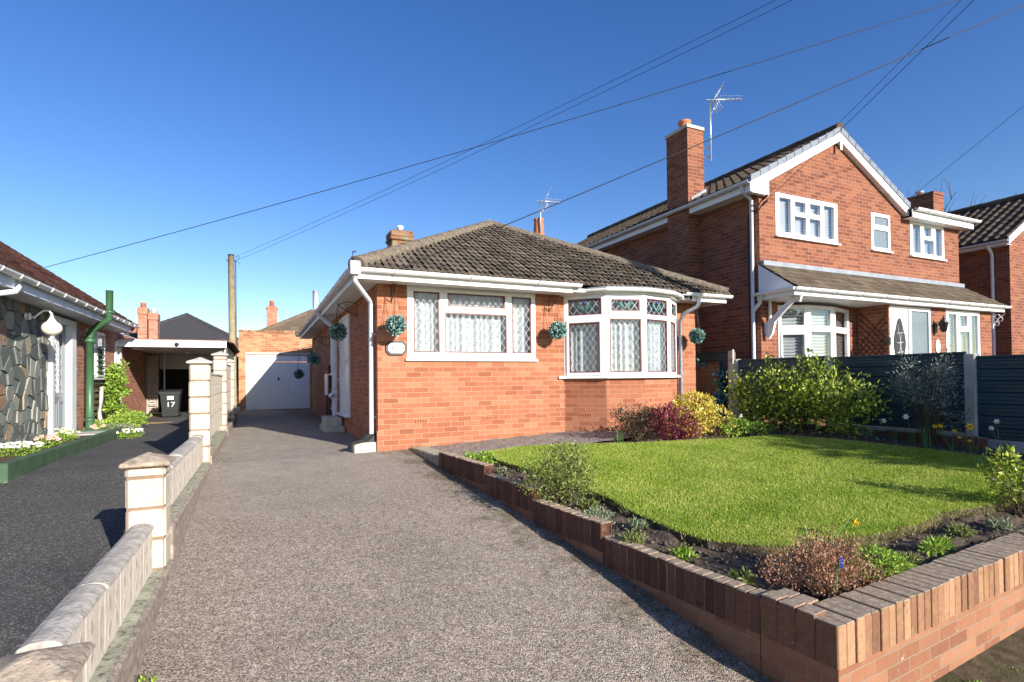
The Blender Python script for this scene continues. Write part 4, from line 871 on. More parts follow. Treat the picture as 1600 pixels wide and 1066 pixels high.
# ------------------------------------------------------------------ gabled house on the right
def gabled_house():
    t = thing('gabled_house', 'two-storey red brick gabled house with a tiled porch canopy', 'house', (8.71, 7.255, .6))
    x0, x1, yf, yb = 8.71, 15.72, 7.255, 16.5
    wins = [(9.16, 4.36, 1.89, .85), (12.20, 4.36, .69, .83), (13.66, 4.36, 1.40, .82)]
    b = MB(); zt = 5.24; hs = [(x-x0, z-.4, x-x0+w, z-.4+h) for x, z, w, h in wins]+[(9.17-x0, .5, 11.36-x0, 2.6), (11.67-x0, 0, x1-x0, 2.7)]
    cells(b, Vector((x0, yf, .4)), X, Z, -Y, x1-x0, zt-.4, hs, -.25, 0)
    ax, az = 11.04, 6.60
    b.prism([(x0, yf, zt), (13.66, yf, zt), (13.45, yf, 5.30), (ax, yf, az), (x0+.0, yf, 5.27)], (0, .25, 0))
    b.box(x0, yf+.25, .4, x0+.25, yb, 5.24); b.box(x1-.25, yf+.25, .4, x1, yb, 5.24); b.box(x0+.25, yb-.25, .4, x1-.25, yb, 5.24)
    # projecting ground floor on the right
    y2 = 6.63; cells(b, Vector((11.67, y2, .4)), X, Z, -Y, x1-11.67, 2.75, [(.05, 0, 1.52, 2.62), (2.10, 1.55, 3.50, 2.62)], -.2, 0)
    b.box(11.67, y2+.2, .4, 11.87, yf+.9, 3.15); b.box(x1-.2, y2+.2, .4, x1, yf, 3.15)
    b.build('wall', 'brick_house', t)
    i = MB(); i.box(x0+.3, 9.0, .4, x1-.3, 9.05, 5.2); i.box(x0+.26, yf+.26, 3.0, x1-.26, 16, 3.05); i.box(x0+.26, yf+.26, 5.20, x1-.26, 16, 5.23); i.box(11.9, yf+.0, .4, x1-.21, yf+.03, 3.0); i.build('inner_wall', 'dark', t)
    window(t, (9.16, yf-.012, 4.36), X, -Y, 1.89, .85, [(.06, .10, .235, .90), (.30, .63, .47, .87), (.53, .63, .70, .87, 's'), (.29, .10, .475, .52), (.53, .10, .71, .52), (.77, .10, .94, .90)], 'blind', sill=.05)
    window(t, (12.20, yf-.012, 4.36), X, -Y, .69, .83, [(.12, .08, .88, .55), (.14, .68, .86, .90, 's')], 'obsc', sill=.05)
    window(t, (13.66, yf-.012, 4.36), X, -Y, 1.40, .82, [(.07, .10, .30, .90), (.40, .62, .62, .88), (.37, .10, .66, .50, 's'), (.74, .10, .94, .90)], 'blind', sill=.05)
    # ground floor bow window
    P = [Vector(p) for p in ((9.17, 7.24, 0), (9.70, 6.99, 0), (10.48, 6.99, 0), (11.36, 7.24, 0))]
    for k_ in range(3):
        U = P[k_+1]-P[k_]; N = U.normalized().cross(Z)
        Ls = [(.14, .05, .86, .62, 's') if k_ == 0 else (.12, .04, .88, .66), (.12, .74, .88, .95)]
        window(t, (P[k_].x, P[k_].y, 1.45), U, N, U.length, 1.53, Ls, 'blind', name='bow_window')
    bw = MB(); bw.prism([p+Vector((0, .01, .4)) for p in P]+[Vector((11.36, 7.26, .4)), Vector((9.17, 7.26, .4))], (0, 0, 1.04)); bw.build('bow_base', 'brick_house', t)
    window(t, (13.77, y2-.012, 1.95), X, -Y, 1.40, 1.07, [(.07, .07, .30, .92), (.40, .68, .62, .90), (.37, .07, .66, .56, 's'), (.74, .07, .94, .92)], 'blind', sill=.05)
    # front door and side light
    d = MB(); cells(d, Vector((11.72, y2+.0, .6)), X, Z, -Y, 1.47, 2.42, [(.06, .06, .68, 2.36), (.76, .92, 1.40, 2.34)], -.09, 0); do = d.build('door', 'white', t)
    ov = [(12.09+.185*math.cos(a)*(1+.12*math.cos(4*a)), y2+.028, 2.25+.50*math.sin(a)*(1+.05*math.cos(4*a))) for a in [i*math.pi/16 for i in range(32)]]
    q = MB(); q.box(11.785, y2+.03, .66, 12.395, y2+.07, 2.955); lf = q.build('door_leaf', 'white', do); q = MB(); q.prism(ov, (0, -.012, 0)); q.build('oval_glass', 'greybin', do)
    q = MB(); 
    for a in (-.09, .09): q.tube([(12.09+a, y2+.012, 1.9), (12.09-a*.2, y2+.012, 2.25), (12.09+a, y2+.012, 2.62)], .008, 5)
    for z in (2.05, 2.25, 2.45): q.tube([(11.97, y2+.012, z), (12.21, y2+.012, z+.02)], .007, 5)
    q.build('glass_motif', 'lead', do)
    q = MB(); q.box(12.49, y2+.03, 1.53, 13.11, y2+.04, 2.93); q.build('side_pane', 'obsc', do); q = MB(); q.box(12.60, y2-.014, 1.68, 12.9, y2-.001, 1.74); q.tube([(12.34, y2-.05, 1.85), (12.36, y2+.02, 1.85)], .012, 5); q.tube([(12.28, y2-.05, 1.85), (12.40, y2-.05, 1.85)], .012, 5); q.build('letter_plate', 'alu', do)
    # main roof: gable ridge running back
    ex, rz, ov_ = 8.36, 6.76, .10; sl_ = (rz-5.32)/(ax-ex); c = 1/math.hypot(1, sl_); s_ = sl_*c; L = (ax-ex)/c
    tiled('roof', 'roof_h', t, (ex, yb+.1, 5.32), -Y, (c, 0, s_), yb+.1-(yf-ov_), L, seed=6, tw=.21, course=.25, amp=.034)
    tiled('roof', 'roof_h', t, (ax+(ax-ex), yf-ov_, 5.32), Y, (-c, 0, s_), yb+.1-(yf-ov_), L, seed=7, tw=.21, course=.25, amp=.034)
    r = MB(); riplets(r, (ax, yf-ov_, rz+.05), (ax, yb+.1, rz+.05), .13); r.build('ridge_tiles', 'roof_h', t)
    fl = MB(); fl.box(13.4, yf-.25, 5.33, x1+.25, yb, 5.38); fl.build('flat_roof', 'slate', t)
    # verge caps and bargeboards
    v = MB(); bb = MB()
    for sg in (-1, 1):
        e0 = Vector((ax+sg*(ax-ex)*1.0, yf-ov_, 5.32)); a0 = Vector((ax, yf-ov_, rz)); d_ = a0-e0; n = 11
        for k_ in range(n):
            p = e0+d_*(k_/n); q2 = e0+d_*((k_+1.06)/n); nn = Vector((-sg*0, 0, 1))
            lift = .075 if k_ % 1 == 0 else 0
            if sg == 1 and p.x > 13.55: continue
            v.prism([p+Vector((0, -.03, -.05)), q2+Vector((0, -.03, -.065)), q2+Vector((0, -.03, lift-.02)), p+Vector((0, -.03, lift))], (0, .14, 0))
        o1 = Vector((0, -.012, -.05)); e1 = e0 if sg < 0 else Vector((13.45, e0.y, 5.32+(2*ax-ex-13.45)*sl_))
        bb.prism([e1+o1, a0+o1, a0+o1-Z*.19, e1+o1-Z*.19], (0, .03, 0))
        ss = a0+Vector((0, .02, -.22)); se = e1+Vector((0, .02, -.22)); 
        bb.prism([ss, se, se+Vector((0, ov_+.0, 0)), ss+Vector((0, ov_+.0, 0))], (0, 0, -.015))
    bb.prism([(8.39, yf-ov_-.014, 5.07), (8.86, yf-ov_-.014, 5.07), (8.86, yf-ov_-.014, 5.30+.5*sl_-.06), (8.39, yf-ov_-.014, 5.30)], (0, .03, 0)); bb.box(8.41, yf-ov_+.017, 5.08, 8.86, yf-.002, 5.12); bb.box(ax-.03, yf-ov_-.03, 6.32, ax+.03, yf-ov_-.012, 6.66)
    v.build('verge_caps', 'verge', t); bb.build('bargeboard', 'white', t)
    # eaves on the left wall
    f = MB(); f.box(8.42, yf-.08, 5.13, 8.44, 8.80, 5.32); f.box(8.42, 9.46, 5.13, 8.44, yb, 5.32); f.box(8.44, yf-.08, 5.13, 8.71, 8.8, 5.145); f.box(8.44, 9.46, 5.13, 8.71, yb, 5.145)
    f.build('fascia', 'white', t); f = MB(); f.box(13.38, yf-.22, 5.16, x1+.22, yf-.20, 5.34); f.box(13.38, yf-.20, 5.16, x1+.22, yf, 5.175); f.build('fascia', 'white', t)
    g = MB(); gutter(g, [(8.345, yb, 5.30), (8.345, yf-.10, 5.30)], .06); clips(g, (8.345, yb, 5.30), (8.345, yf, 5.30), 1.1, .063); g.build('side_gutter', 'greypvc', t)
    g = MB(); gutter(g, [(13.42, yf-.27, 5.36), (x1+.36, yf-.27, 5.36)], .06); clips(g, (13.42, yf-.27, 5.36), (x1+.36, yf-.27, 5.36), .9, .063); g.build('front_gutter', 'white', t)
    p = MB(); p.tube([(8.36, yf+.10, 5.26), (8.37, yf+.10, 5.18), (8.55, yf+.10, 5.06), (8.62, yf+.10, 5.0), (8.62, yf+.10, .6)], .036, 10); p.build('downpipe', 'greypvc', t)
    # chimney breast and stack
    ch = MB(); ch.box(8.40, 8.80, .4, 8.87, 9.46, 7.02); co = ch.build('chimney', 'brick_house', t); ch = MB(); ch.box(8.375, 8.775, 7.02, 8.895, 9.485, 7.09); ch.build('chimney_slab', 'conc', co)
    ch = MB(); ch.lathe((8.64, 9.13, 7.09), [(.14, 0), (.145, .06), (.125, .10), (.125, .16), (.145, .19), (.14, .24), (.1, .25)], 16); ch.build('chimney_pot', 'terr', co)
    ch = MB(); ch.prism([(8.47, 8.77, 5.37), (8.90, 8.77, 5.62), (8.90, 8.77, 5.74), (8.47, 8.77, 5.49)], (0, .03, 0)); ch.build('flashing', 'flash', co)
    # porch canopy
    py, pz = 6.43, 3.19; s2 = (3.76-pz)/(yf-py); c2 = 1/math.hypot(1, s2)
    tiled('porch_roof', 'roof_p', t, (8.66, py, pz), X, (0, c2, s2*c2), 15.95-8.66, (yf-py)/c2, [(Vector((15.95, py, 0)), Vector((-1, -.25, 0)))], seed=8, tw=.24, course=.2, amp=.0, prof='flat', thick=.014)
    q = MB(); q.prism([(8.70, yf-.02, 3.73), (x1+.02, yf-.02, 3.73), (x1+.02, yf-.10, 3.72), (8.70, yf-.10, 3.72)], (0, 0, .09)); q.build('lead_flashing', 'flash', t)
    q = MB(); q.prism([(8.685, yf, 3.74), (8.685, py+.02, 3.17), (8.685, yf, 3.17)], (-.02, 0, 0)); q.build('cheek_panel', 'whitepaint', t)
    q = MB(); q.box(8.62, py+.03, 3.04, 15.93, py+.05, 3.19); q.box(8.62, py+.05, 3.04, 15.93, yf, 3.055); q.box(8.62, py+.05, 3.055, 8.64, yf, 3.19); q.box(15.91, py+.05, 3.055, 15.93, y2+.1, 3.19); q.build('porch_fascia', 'white', t)
    g = MB(); gutter(g, [(8.57, py-.02, 3.17), (16.0, py-.02, 3.17)], .055); clips(g, (8.57, py-.02, 3.17), (16, py-.02, 3.17), .75, .06); gutter(g, [(8.57, yf, 3.17), (8.57, py-.02, 3.17)], .055); g.tube([(8.57, 7.12, 3.12), (8.58, 7.16, 2.98), (8.61, 7.33, 2.86)], .034, 10); g.build('porch_gutter', 'white', t)
    q = MB(); q.tube([(8.90, 7.20, 3.04), (8.90, 7.20, 2.45)], .03, 10)
    q.prism([(8.80, 7.25, 2.42), (8.80, 7.17, 2.30), (8.80, 7.08, 2.40), (8.80, 7.02, 2.62), (8.80, 6.62, 2.96), (8.80, 6.50, 2.93), (8.80, 6.47, 3.03), (8.80, 6.66, 3.04), (8.80, 7.10, 2.70), (8.80, 7.25, 2.60)], (.05, 0, 0)); q.build('bracket', 'white', t)
    q = MB()
    for a, z, rr in ((6.55, 3.0, .05), (6.50, 2.93, .05), (6.56, 2.83, .04)): q.tube([(15.80, a+rr*math.cos(i*.6), z-.06+rr*math.sin(i*.6)) for i in range(10)], .009, 5)
    q.tube([(15.76, 6.62, 2.72), (15.80, 6.52, 2.90), (15.90, 6.44, 3.0)], .011, 5); q.tube([(15.76, 6.62, 2.66), (15.76, 6.62, 3.0)], .014, 5); q.build('scroll_bracket', 'white', t)
    # trellis on the side of the projecting part
    q = MB(); o = Vector((11.67, 7.22, .95)); U, N = -Y, -X
    for sg in (1, -1):
        for k_ in range(-14, 26):
            z0 = k_*.14
            pts = [(u, z0+sg*u*1.15) for u in (.02, .54)]
            if sg < 0: pts = [(u, z0+.6-u*1.15) for u in (.02, .54)]
            (ua, za), (ub, zb) = pts
            if min(za, zb) < 0 or max(za, zb) > 2.0: continue
            A = o+U*ua+Z*za+N*.02; B = o+U*ub+Z*zb+N*.02; q.tube([A+N*(.005*sg), B+N*(.005*sg)], .012, 4)
    q.build('trellis', 'brownwood', t)
    # lantern and oval plate by the door
    q = MB(); q.tube([(13.36, y2, 2.62), (13.36, y2-.10, 2.70), (13.36, y2-.16, 2.80)], .012, 6); q.lathe((13.36, y2-.16, 2.50), [(.03, 0), (.06, .03), (.085, .18), (.10, .20), (.02, .30), (.012, .34)], 8); q.box(13.31, y2-.02, 2.50, 13.41, y2, 2.72); q.build('lantern', 'black', t)
    q = MB(); q.prism([(13.42+.09*math.cos(a), y2-.02, 2.20+.16*math.sin(a)) for a in [i*math.pi/4 for i in range(8)]], (0, .018, 0)); q.build('number_plate', 'white', t)
    q = MB(); q.prism([(13.42+.06*math.cos(a), y2-.024, 2.20+.12*math.sin(a)) for a in [i*math.pi/4 for i in range(8)]], (0, .003, 0)); q.build('number_face', 'cream', t)
    q = MB(); q.box(11.60, y2-.05, 2.20, 11.66, y2+.02, 2.36); q.build('door_bell', 'black', t)
    q = MB()
    for z in (4.96, 4.86): q.tube([(8.70, 7.26, z-.1), (8.69, 7.20, z-.02), (8.72, 7.16, z+.03), (8.68, 7.14, z)], .012, 6); q.tube([(8.68, 7.15, z), (8.66, 7.02, z+.05)], .022, 6)
    q.tube([(8.70, 7.3, 4.8), (8.69, 7.5, 4.75), (8.695, 7.5, 1)], .009, 5); q.build('cable_fixing', 'black', t)
gabled_house()

# ------------------------------------------------------------------ far right house
def side_house():
    t = thing('side_house', 'red brick house with a dark tiled roof at the far right edge', 'house', (17.7, 7.05, .6))
    x0, yf = 17.7, 7.05
    b = MB(); b.box(x0, yf, .4, x0+5.2, yf+9, 5.06); b.prism([(x0, yf, 5.06), (x0+5.2, yf, 5.06), (x0+2.6, yf, 6.62)], (0, 9, 0)); b.build('wall', 'brick_house', t)
    ex, ax, ez, rz = x0-.30, x0+2.6, 5.08, 6.74; s_ = (rz-ez)/(ax-ex); c = 1/math.hypot(1, s_); L = (ax-ex)/c
    tiled('roof', 'roof_h', t, (ex, yf+9, ez), -Y, (c, 0, s_*c), 9.1, L, seed=16, tw=.25, course=.29, amp=.045); tiled('roof', 'roof_h', t, (2*ax-ex, yf-.1, ez), Y, (-c, 0, s_*c), 9.1, L, seed=17, tw=.25, course=.29, amp=.045)
    r = MB(); riplets(r, (ax, yf-.1, rz+.05), (ax, yf+9, rz+.05), .13); r.build('ridge_tiles', 'roof_h', t)
    f = MB(); f.box(ex+.05, yf-.05, 4.93, ex+.07, yf+9, 5.08); f.box(ex+.07, yf-.05, 4.93, x0, yf+9, 4.945); f.build('fascia', 'white', t)
    g = MB(); gutter(g, [(ex, yf+9, 5.05), (ex, yf-.1, 5.05)], .06); g.build('gutter', 'greypvc', t)
    p = MB(); p.tube([(ex+.02, yf+.35, 5.0), (ex+.03, yf+.35, 4.94), (x0-.12, yf+.35, 4.84), (x0-.06, yf+.35, 4.76), (x0-.06, yf+.35, .6)], .038, 10); p.build('downpipe', 'white', t)
    bb = MB(); bb.prism([(ex, yf-.12, 5.10), (ax, yf-.12, rz+.03), (ax, yf-.12, rz-.17), (ex+.0, yf-.12, 4.92)], (0, .03, 0)); bb.build('bargeboard', 'white', t)
    ch = MB(); ch.box(17.28, 8.55, .4, 17.78, 9.42, 6.72); ch.box(17.26, 8.53, 6.72, 17.80, 9.44, 6.79); co = ch.build('chimney', 'brick_house', t); ch = MB(); ch.lathe((17.5, 9.0, 6.79), [(.09, 0), (.08, .10), (.10, .11), (.1, .15)], 10); ch.build('chimney_pot', 'alu', co)
side_house()
# ------------------------------------------------------------------ pierced block boundary wall
def block_wall():
    t = thing('block_wall', 'pale pierced concrete block wall stepping up between the two driveways', 'wall', (-.68, 4.2, .3))
    xa, xb = -.79, -.57; g = random.Random(14)
    segs = [(2.39, 4.13, .38, 1, .70), (4.35, 7.46, .61, 1, .96), (7.68, 11.0, .80, 3, 1.73), (11.22, 14.0, .82, 4, 1.98)]
    k_ = MB(); 
    for y0, y1, z0 in ((-1.0, 4.36, .38), (4.36, 7.48, .61), (7.48, 11.0, .70), (11.0, 14.9, .74)):
        n = 14; ys = [y0+(y1-y0)*i/n for i in range(n+1)]; g = random.Random(int(y0*10))
        zl_ = -.6 if y0 < 4 else .1; vs = []
        for y in ys:
            e_ = g.uniform(-.005, .005); vs += [(-.84, y, zl_), (-.545+e_, y, zl_), (-.553+e_, y, z0-.014+e_*.5), (-.572, y, z0), (-.84, y, z0)]
        k_.add(vs, [(5*i+q, 5*i+(q+1) % 5, 5*i+5+(q+1) % 5, 5*i+5+q) for i in range(n) for q in range(5)]+[(0, 1, 2, 3, 4)[::-1], tuple(5*n+q for q in range(5))])
    k_.build('kerb_base', 'kerbside', t)
    kt = MB()
    for y0, y1, z0 in ((-1.0, 4.36, .38), (4.36, 7.48, .61), (7.48, 11.0, .70)): kt.box(-.80, y0, z0, -.575, y1, z0+.006)
    kt.build('kerb_top', 'kerbtop', t)
    for y0, zc, zb in ((2.15, .645, .36), (4.13, 1.055, .38), (7.46, 1.82, .61), (11.0, 2.07, .70), (14.0, 2.05, .72)):
        p = MB(); z = zc; first = y0 in (4.13, 11.0)
        while z > zb+.02:
            hh = min(.062 if first else .20, z-zb); first = False; j1, j2 = g.uniform(-.003, .003), g.uniform(-.003, .003)
            p.bbox(xa+j1, y0+j2, z-hh+.005, xb+j1, y0+.22+j2, z-.005, .02); z -= hh
        po = p.build('pier', 'block', t)
        jm = MB(); jm.box(xa+.009, y0+.009, zb, xb-.009, y0+.211, zc); jm.build('mortar_joint', 'joint', po)
        c = MB(); a, b_, d, e = xa-.028, y0-.028, xb+.028, y0+.248; m = Vector(((a+d)/2, (b_+e)/2, zc+.085))
        c.add([(a, b_, zc), (d, b_, zc), (d, e, zc), (a, e, zc), (a, b_, zc+.026), (d, b_, zc+.026), (d, e, zc+.026), (a, e, zc+.026), m], [(3, 2, 1, 0), (0, 1, 5, 4), (1, 2, 6, 5), (2, 3, 7, 6), (3, 0, 4, 7), (4, 5, 8), (5, 6, 8), (6, 7, 8), (7, 4, 8)])
        c.build('cap', 'cap' if y0 < 5 else 'conc', po, bevel=.008)
    cp = MB(); g = random.Random(2)
    for y0, y1, z0, rows, zt in segs:
        p = MB(); rp = MB(); zz = zt-.035-rows*.292; zz = max(zz, z0)
        rh = (zt-.035-zz)/rows; n = max(1, round((y1-y0)/.30)); bw = (y1-y0)/n
        for r in range(rows):
            for i in range(n):
                ya, yb = y0+i*bw+.003, y0+(i+1)*bw-.003; za, zb = zz+r*rh+.003, zz+(r+1)*rh-.003
                p.box(-.725, ya, za, -.640, yb, zb)
                if rows == 4 and r == 3: continue
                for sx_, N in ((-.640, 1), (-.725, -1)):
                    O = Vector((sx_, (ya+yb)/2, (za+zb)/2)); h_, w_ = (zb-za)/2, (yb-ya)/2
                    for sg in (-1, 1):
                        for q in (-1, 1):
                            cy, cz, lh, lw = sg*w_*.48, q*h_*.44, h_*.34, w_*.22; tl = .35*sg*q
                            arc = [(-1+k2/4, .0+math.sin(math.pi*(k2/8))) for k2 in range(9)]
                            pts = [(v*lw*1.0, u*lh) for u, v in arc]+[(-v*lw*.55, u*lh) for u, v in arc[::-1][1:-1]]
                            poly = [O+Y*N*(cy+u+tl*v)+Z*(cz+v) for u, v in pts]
                            rp.prism(poly, X*N*.001)  # nearly flush crescent, its dark colour stands in for recess shade
        po = p.build('block_panel', 'litpanel', t); rp.build('recess_shade_pattern', 'recess_shade', po)
        y = y0-.01
        while y < y1-.02:
            L = min(.58+g.uniform(-.02, .02), y1-y+.01); dz = g.uniform(-.006, .006); zt_ = zt+dz
            jx = g.uniform(-.005, .005); cp.prism([(-.762+jx, y, zt_-.042), (-.630+jx, y, zt_-.042), (-.629+jx, y, zt_-.026), (-.648+jx, y, zt_-.008), (-.685, y, zt_), (-.728, y, zt_-.002), (-.76+jx, y, zt_-.018)], (0, L-.006, 0)); y += L
    cp.build('coping', 'coping', t, bevel=.006)
block_wall()
# ------------------------------------------------------------------ brick garden walls
def soldier_row(b, p, d, n_, L, zt, h=.215, w=.215, seed=0, g=None, step=.0745):
    g = random.Random(seed); s = 0
    while s < L-.03:
        ww = min(.0665, L-s); j = g.uniform(-.004, .004); zz = g.uniform(-.005, .004)
        o = Vector(p)+d*s; b.obox(o, d, Z, n_, .0, zt-h, -w+j, ww, zt+zz, j+g.uniform(-.002, .003)); s += step
def garden_walls():
    A = Vector((2.49, 1.67, 0)); far = Vector((wx(6.5), 6.5, 0)); d = (far-A).normalized(); n_ = d.cross(Z)*-1; n_.z = 0; n_.normalize()   # n_ points to the drive
    if n_.x > 0: n_ = -n_
    t = thing('drive_garden_wall', 'low dark brick wall stepping down beside the gravel drive with soldier bricks on top', 'wall', (2.4, 3.5, .1))
    sol, core = MB(), MB()
    for y0, y1, zt in ((2.085, 3.385, .40), (3.385, 4.35, .495), (4.35, 5.27, .59), (5.27, 6.52, .68)):
        s0 = (y0-1.67)/d.y; s1 = (y1-1.67)/d.y
        soldier_row(sol, A+d*s0, d, n_, s1-s0, zt, w=.105, seed=int(y0*7))
        core.obox(A, d, Z, n_, s0, -.5, -.098, s1, zt-.012, -.006)
    sb = sol.build('soldier_bricks', 'soldier', t, bevel=.006)
    core.build('wall_core', 'brick_garden', t)
    e = Vector((math.cos(math.atan2(.21, 3.0)), math.sin(math.atan2(.21, 3.0)), 0)); m_ = -Vector((-e.y, e.x, 0))
    t = thing('front_garden_wall', 'low brick wall along the street with lichened upright bricks on top', 'wall', (4, 1.75, -.1))
    sol, core = MB(), MB(); p0 = Vector((2.49, 1.665, 0))
    soldier_row(sol, p0+e*.0, e, m_, 5.5, .40, seed=4)
    core.obox(p0, e, Z, m_, .0, -.8, -.207, 5.5, .388, -.006)
    # corner pier: bricks facing the drive
    for i in range(4): 
        o = p0+d*(.004+i*.103)+m_*0
        if i == 0: continue
        sol.obox(A+d*(.012+i*.100), d, Z, n_, 0, .405-.215, -.105, .090, .408+.003*i, .004)
        if i > 1: sol.obox(A+d*(.012+i*.100), d, Z, n_, 0, .405-.215, -.215, .090, .406, -.110)
    sol.obox(A, d, Z, n_, .0, .188, -.001, .104, .402, .006)
    core.obox(A, d, Z, n_, 0, -.8, -.20, .41, .392, -.003)
    sol.build('soldier_bricks', 'soldier_front', t, bevel=.006); core.build('wall_core', 'brick_garden', t)
    t = thing('edging_slab', 'low mossy concrete edging slab between the drive and the gravel strip', 'edging', (2.05, 7, .6))
    b = MB(); b.prism([(2.03, 6.53, .30), (2.26, 6.53, .30), (2.18, 7.62, .30), (1.94, 7.62, .30)], (0, 0, .325)); b.build('slab', 'kerbtop', t, bevel=.01)
garden_walls()
b = MB(); g_ = random.Random(8)
for i in range(24): b.obox(Vector((7.80, 3.35+i*.078, .60)), Y, Z, -X, 0, 0, 0, .07, .24+g_.uniform(-.008, .008), .10)
setp(b.build('brick_edging', 'soldier', org=(7.75, 4, .7), bevel=.006), 'low row of upright bricks edging the bed under the fence', 'edging')

# ------------------------------------------------------------------ fence
def fence():
    t = thing('panel_fence', 'dark teal composite panel fence with concrete posts along the right boundary', 'fence', (8, 5, .8))
    posts = [(1.72, 1.80), (3.58, 1.845), (5.40, 1.90), (7.20, 1.91)]
    for y, zt in posts:
        b = MB(); b.bbox(7.93, y-.06, .4, 8.06, y+.06, zt, .012); b.build('post', 'post', t)
    def panel(y0, y1, zb, z0, z1):
        b = MB(); n = 7; hh = (z0-zb)/n
        for i in range(n):
            za, zb_ = zb+i*hh, zb+(i+1)*hh
            f = lambda z, y: z+(z1-z0)*(y-y0)/(y1-y0)
            pr = [(7.985, za), (7.972, za+.012), (7.972, za+hh*.30), (7.977, za+hh*.34), (7.972, za+hh*.38), (7.972, za+hh*.64), (7.977, za+hh*.68), (7.972, za+hh*.72), (7.972, za+hh-.014), (7.985, za+hh)]
            vs = [(x, y0, z) for x, z in pr]+[(x, y1, f(z, y1)) for x, z in pr]; m = len(pr)
            b.add(vs, [(j, j+1, m+j+1, m+j) for j in range(m-1)])
            b.box(7.986, y0, za, 8.01, y1, za+hh)
        b.box(7.965, y0, z0, 8.02, y1, z0+.025)
        return b.build('panel', 'fence', t)
    panel(-.3, 1.66, .78, 1.74, 1.74); panel(1.78, 3.52, .80, 1.79, 1.79); panel(3.64, 5.34, .86, 1.85, 1.85); panel(5.46, 7.14, .90, 1.875, 1.875); panel(7.26, 9.2, .95, 2.05, 2.05)
    b = MB(); b.box(7.955, -.3, .45, 8.03, 1.66, .775); b.box(7.955, 1.78, .45, 8.03, 3.52, .795); b.box(7.955, 3.64, .5, 8.03, 5.34, .855); b.build('gravel_board', 'post', t)
    b = MB(); b.box(7.90, 7.22, .6, 7.94, 7.32, 2.07); b.box(7.98, 7.26, .6, 8.02, 7.30, 2.07); b.box(7.89, 7.20, 1.82, 7.93, 7.215, 2.09); b.build('timber_post', 'conc', t)
fence()
t = thing('wicker_screen', 'woven wicker screen with turquoise leaves hung on the dark fence', 'screen', (7.93, 7.8, 1.2))
b = MB(); g_ = random.Random(4)
for i in range(20): 
    y = 7.56+i*.03; b.tube([(7.925+.012*(1 if (i+j) % 2 else -1), y, 1.0+.085*j) for j in range(11)], .011, 5)
for j in range(21): b.tube([(7.925+.011*(1 if (i+j) % 2 else -1), 7.54+.03*i, .98+.0445*j) for i in range(22)], .008, 4)
b.build('weave', 'wicker', t)
leaves('turquoise_leaves', 'teal', t, [(7.86, 7.50, 1.15, .06, .12, .22), (7.86, 7.66, 1.02, .06, .22, .16), (7.86, 7.95, 1.05, .05, .14, .14), (7.87, 7.50, 1.5, .05, .07, .28), (7.87, 8.0, 1.84, .04, .09, .04), (7.86, 7.48, .85, .08, .22, .14)], 260, .085, .065, 3, .3, .5, -.1)

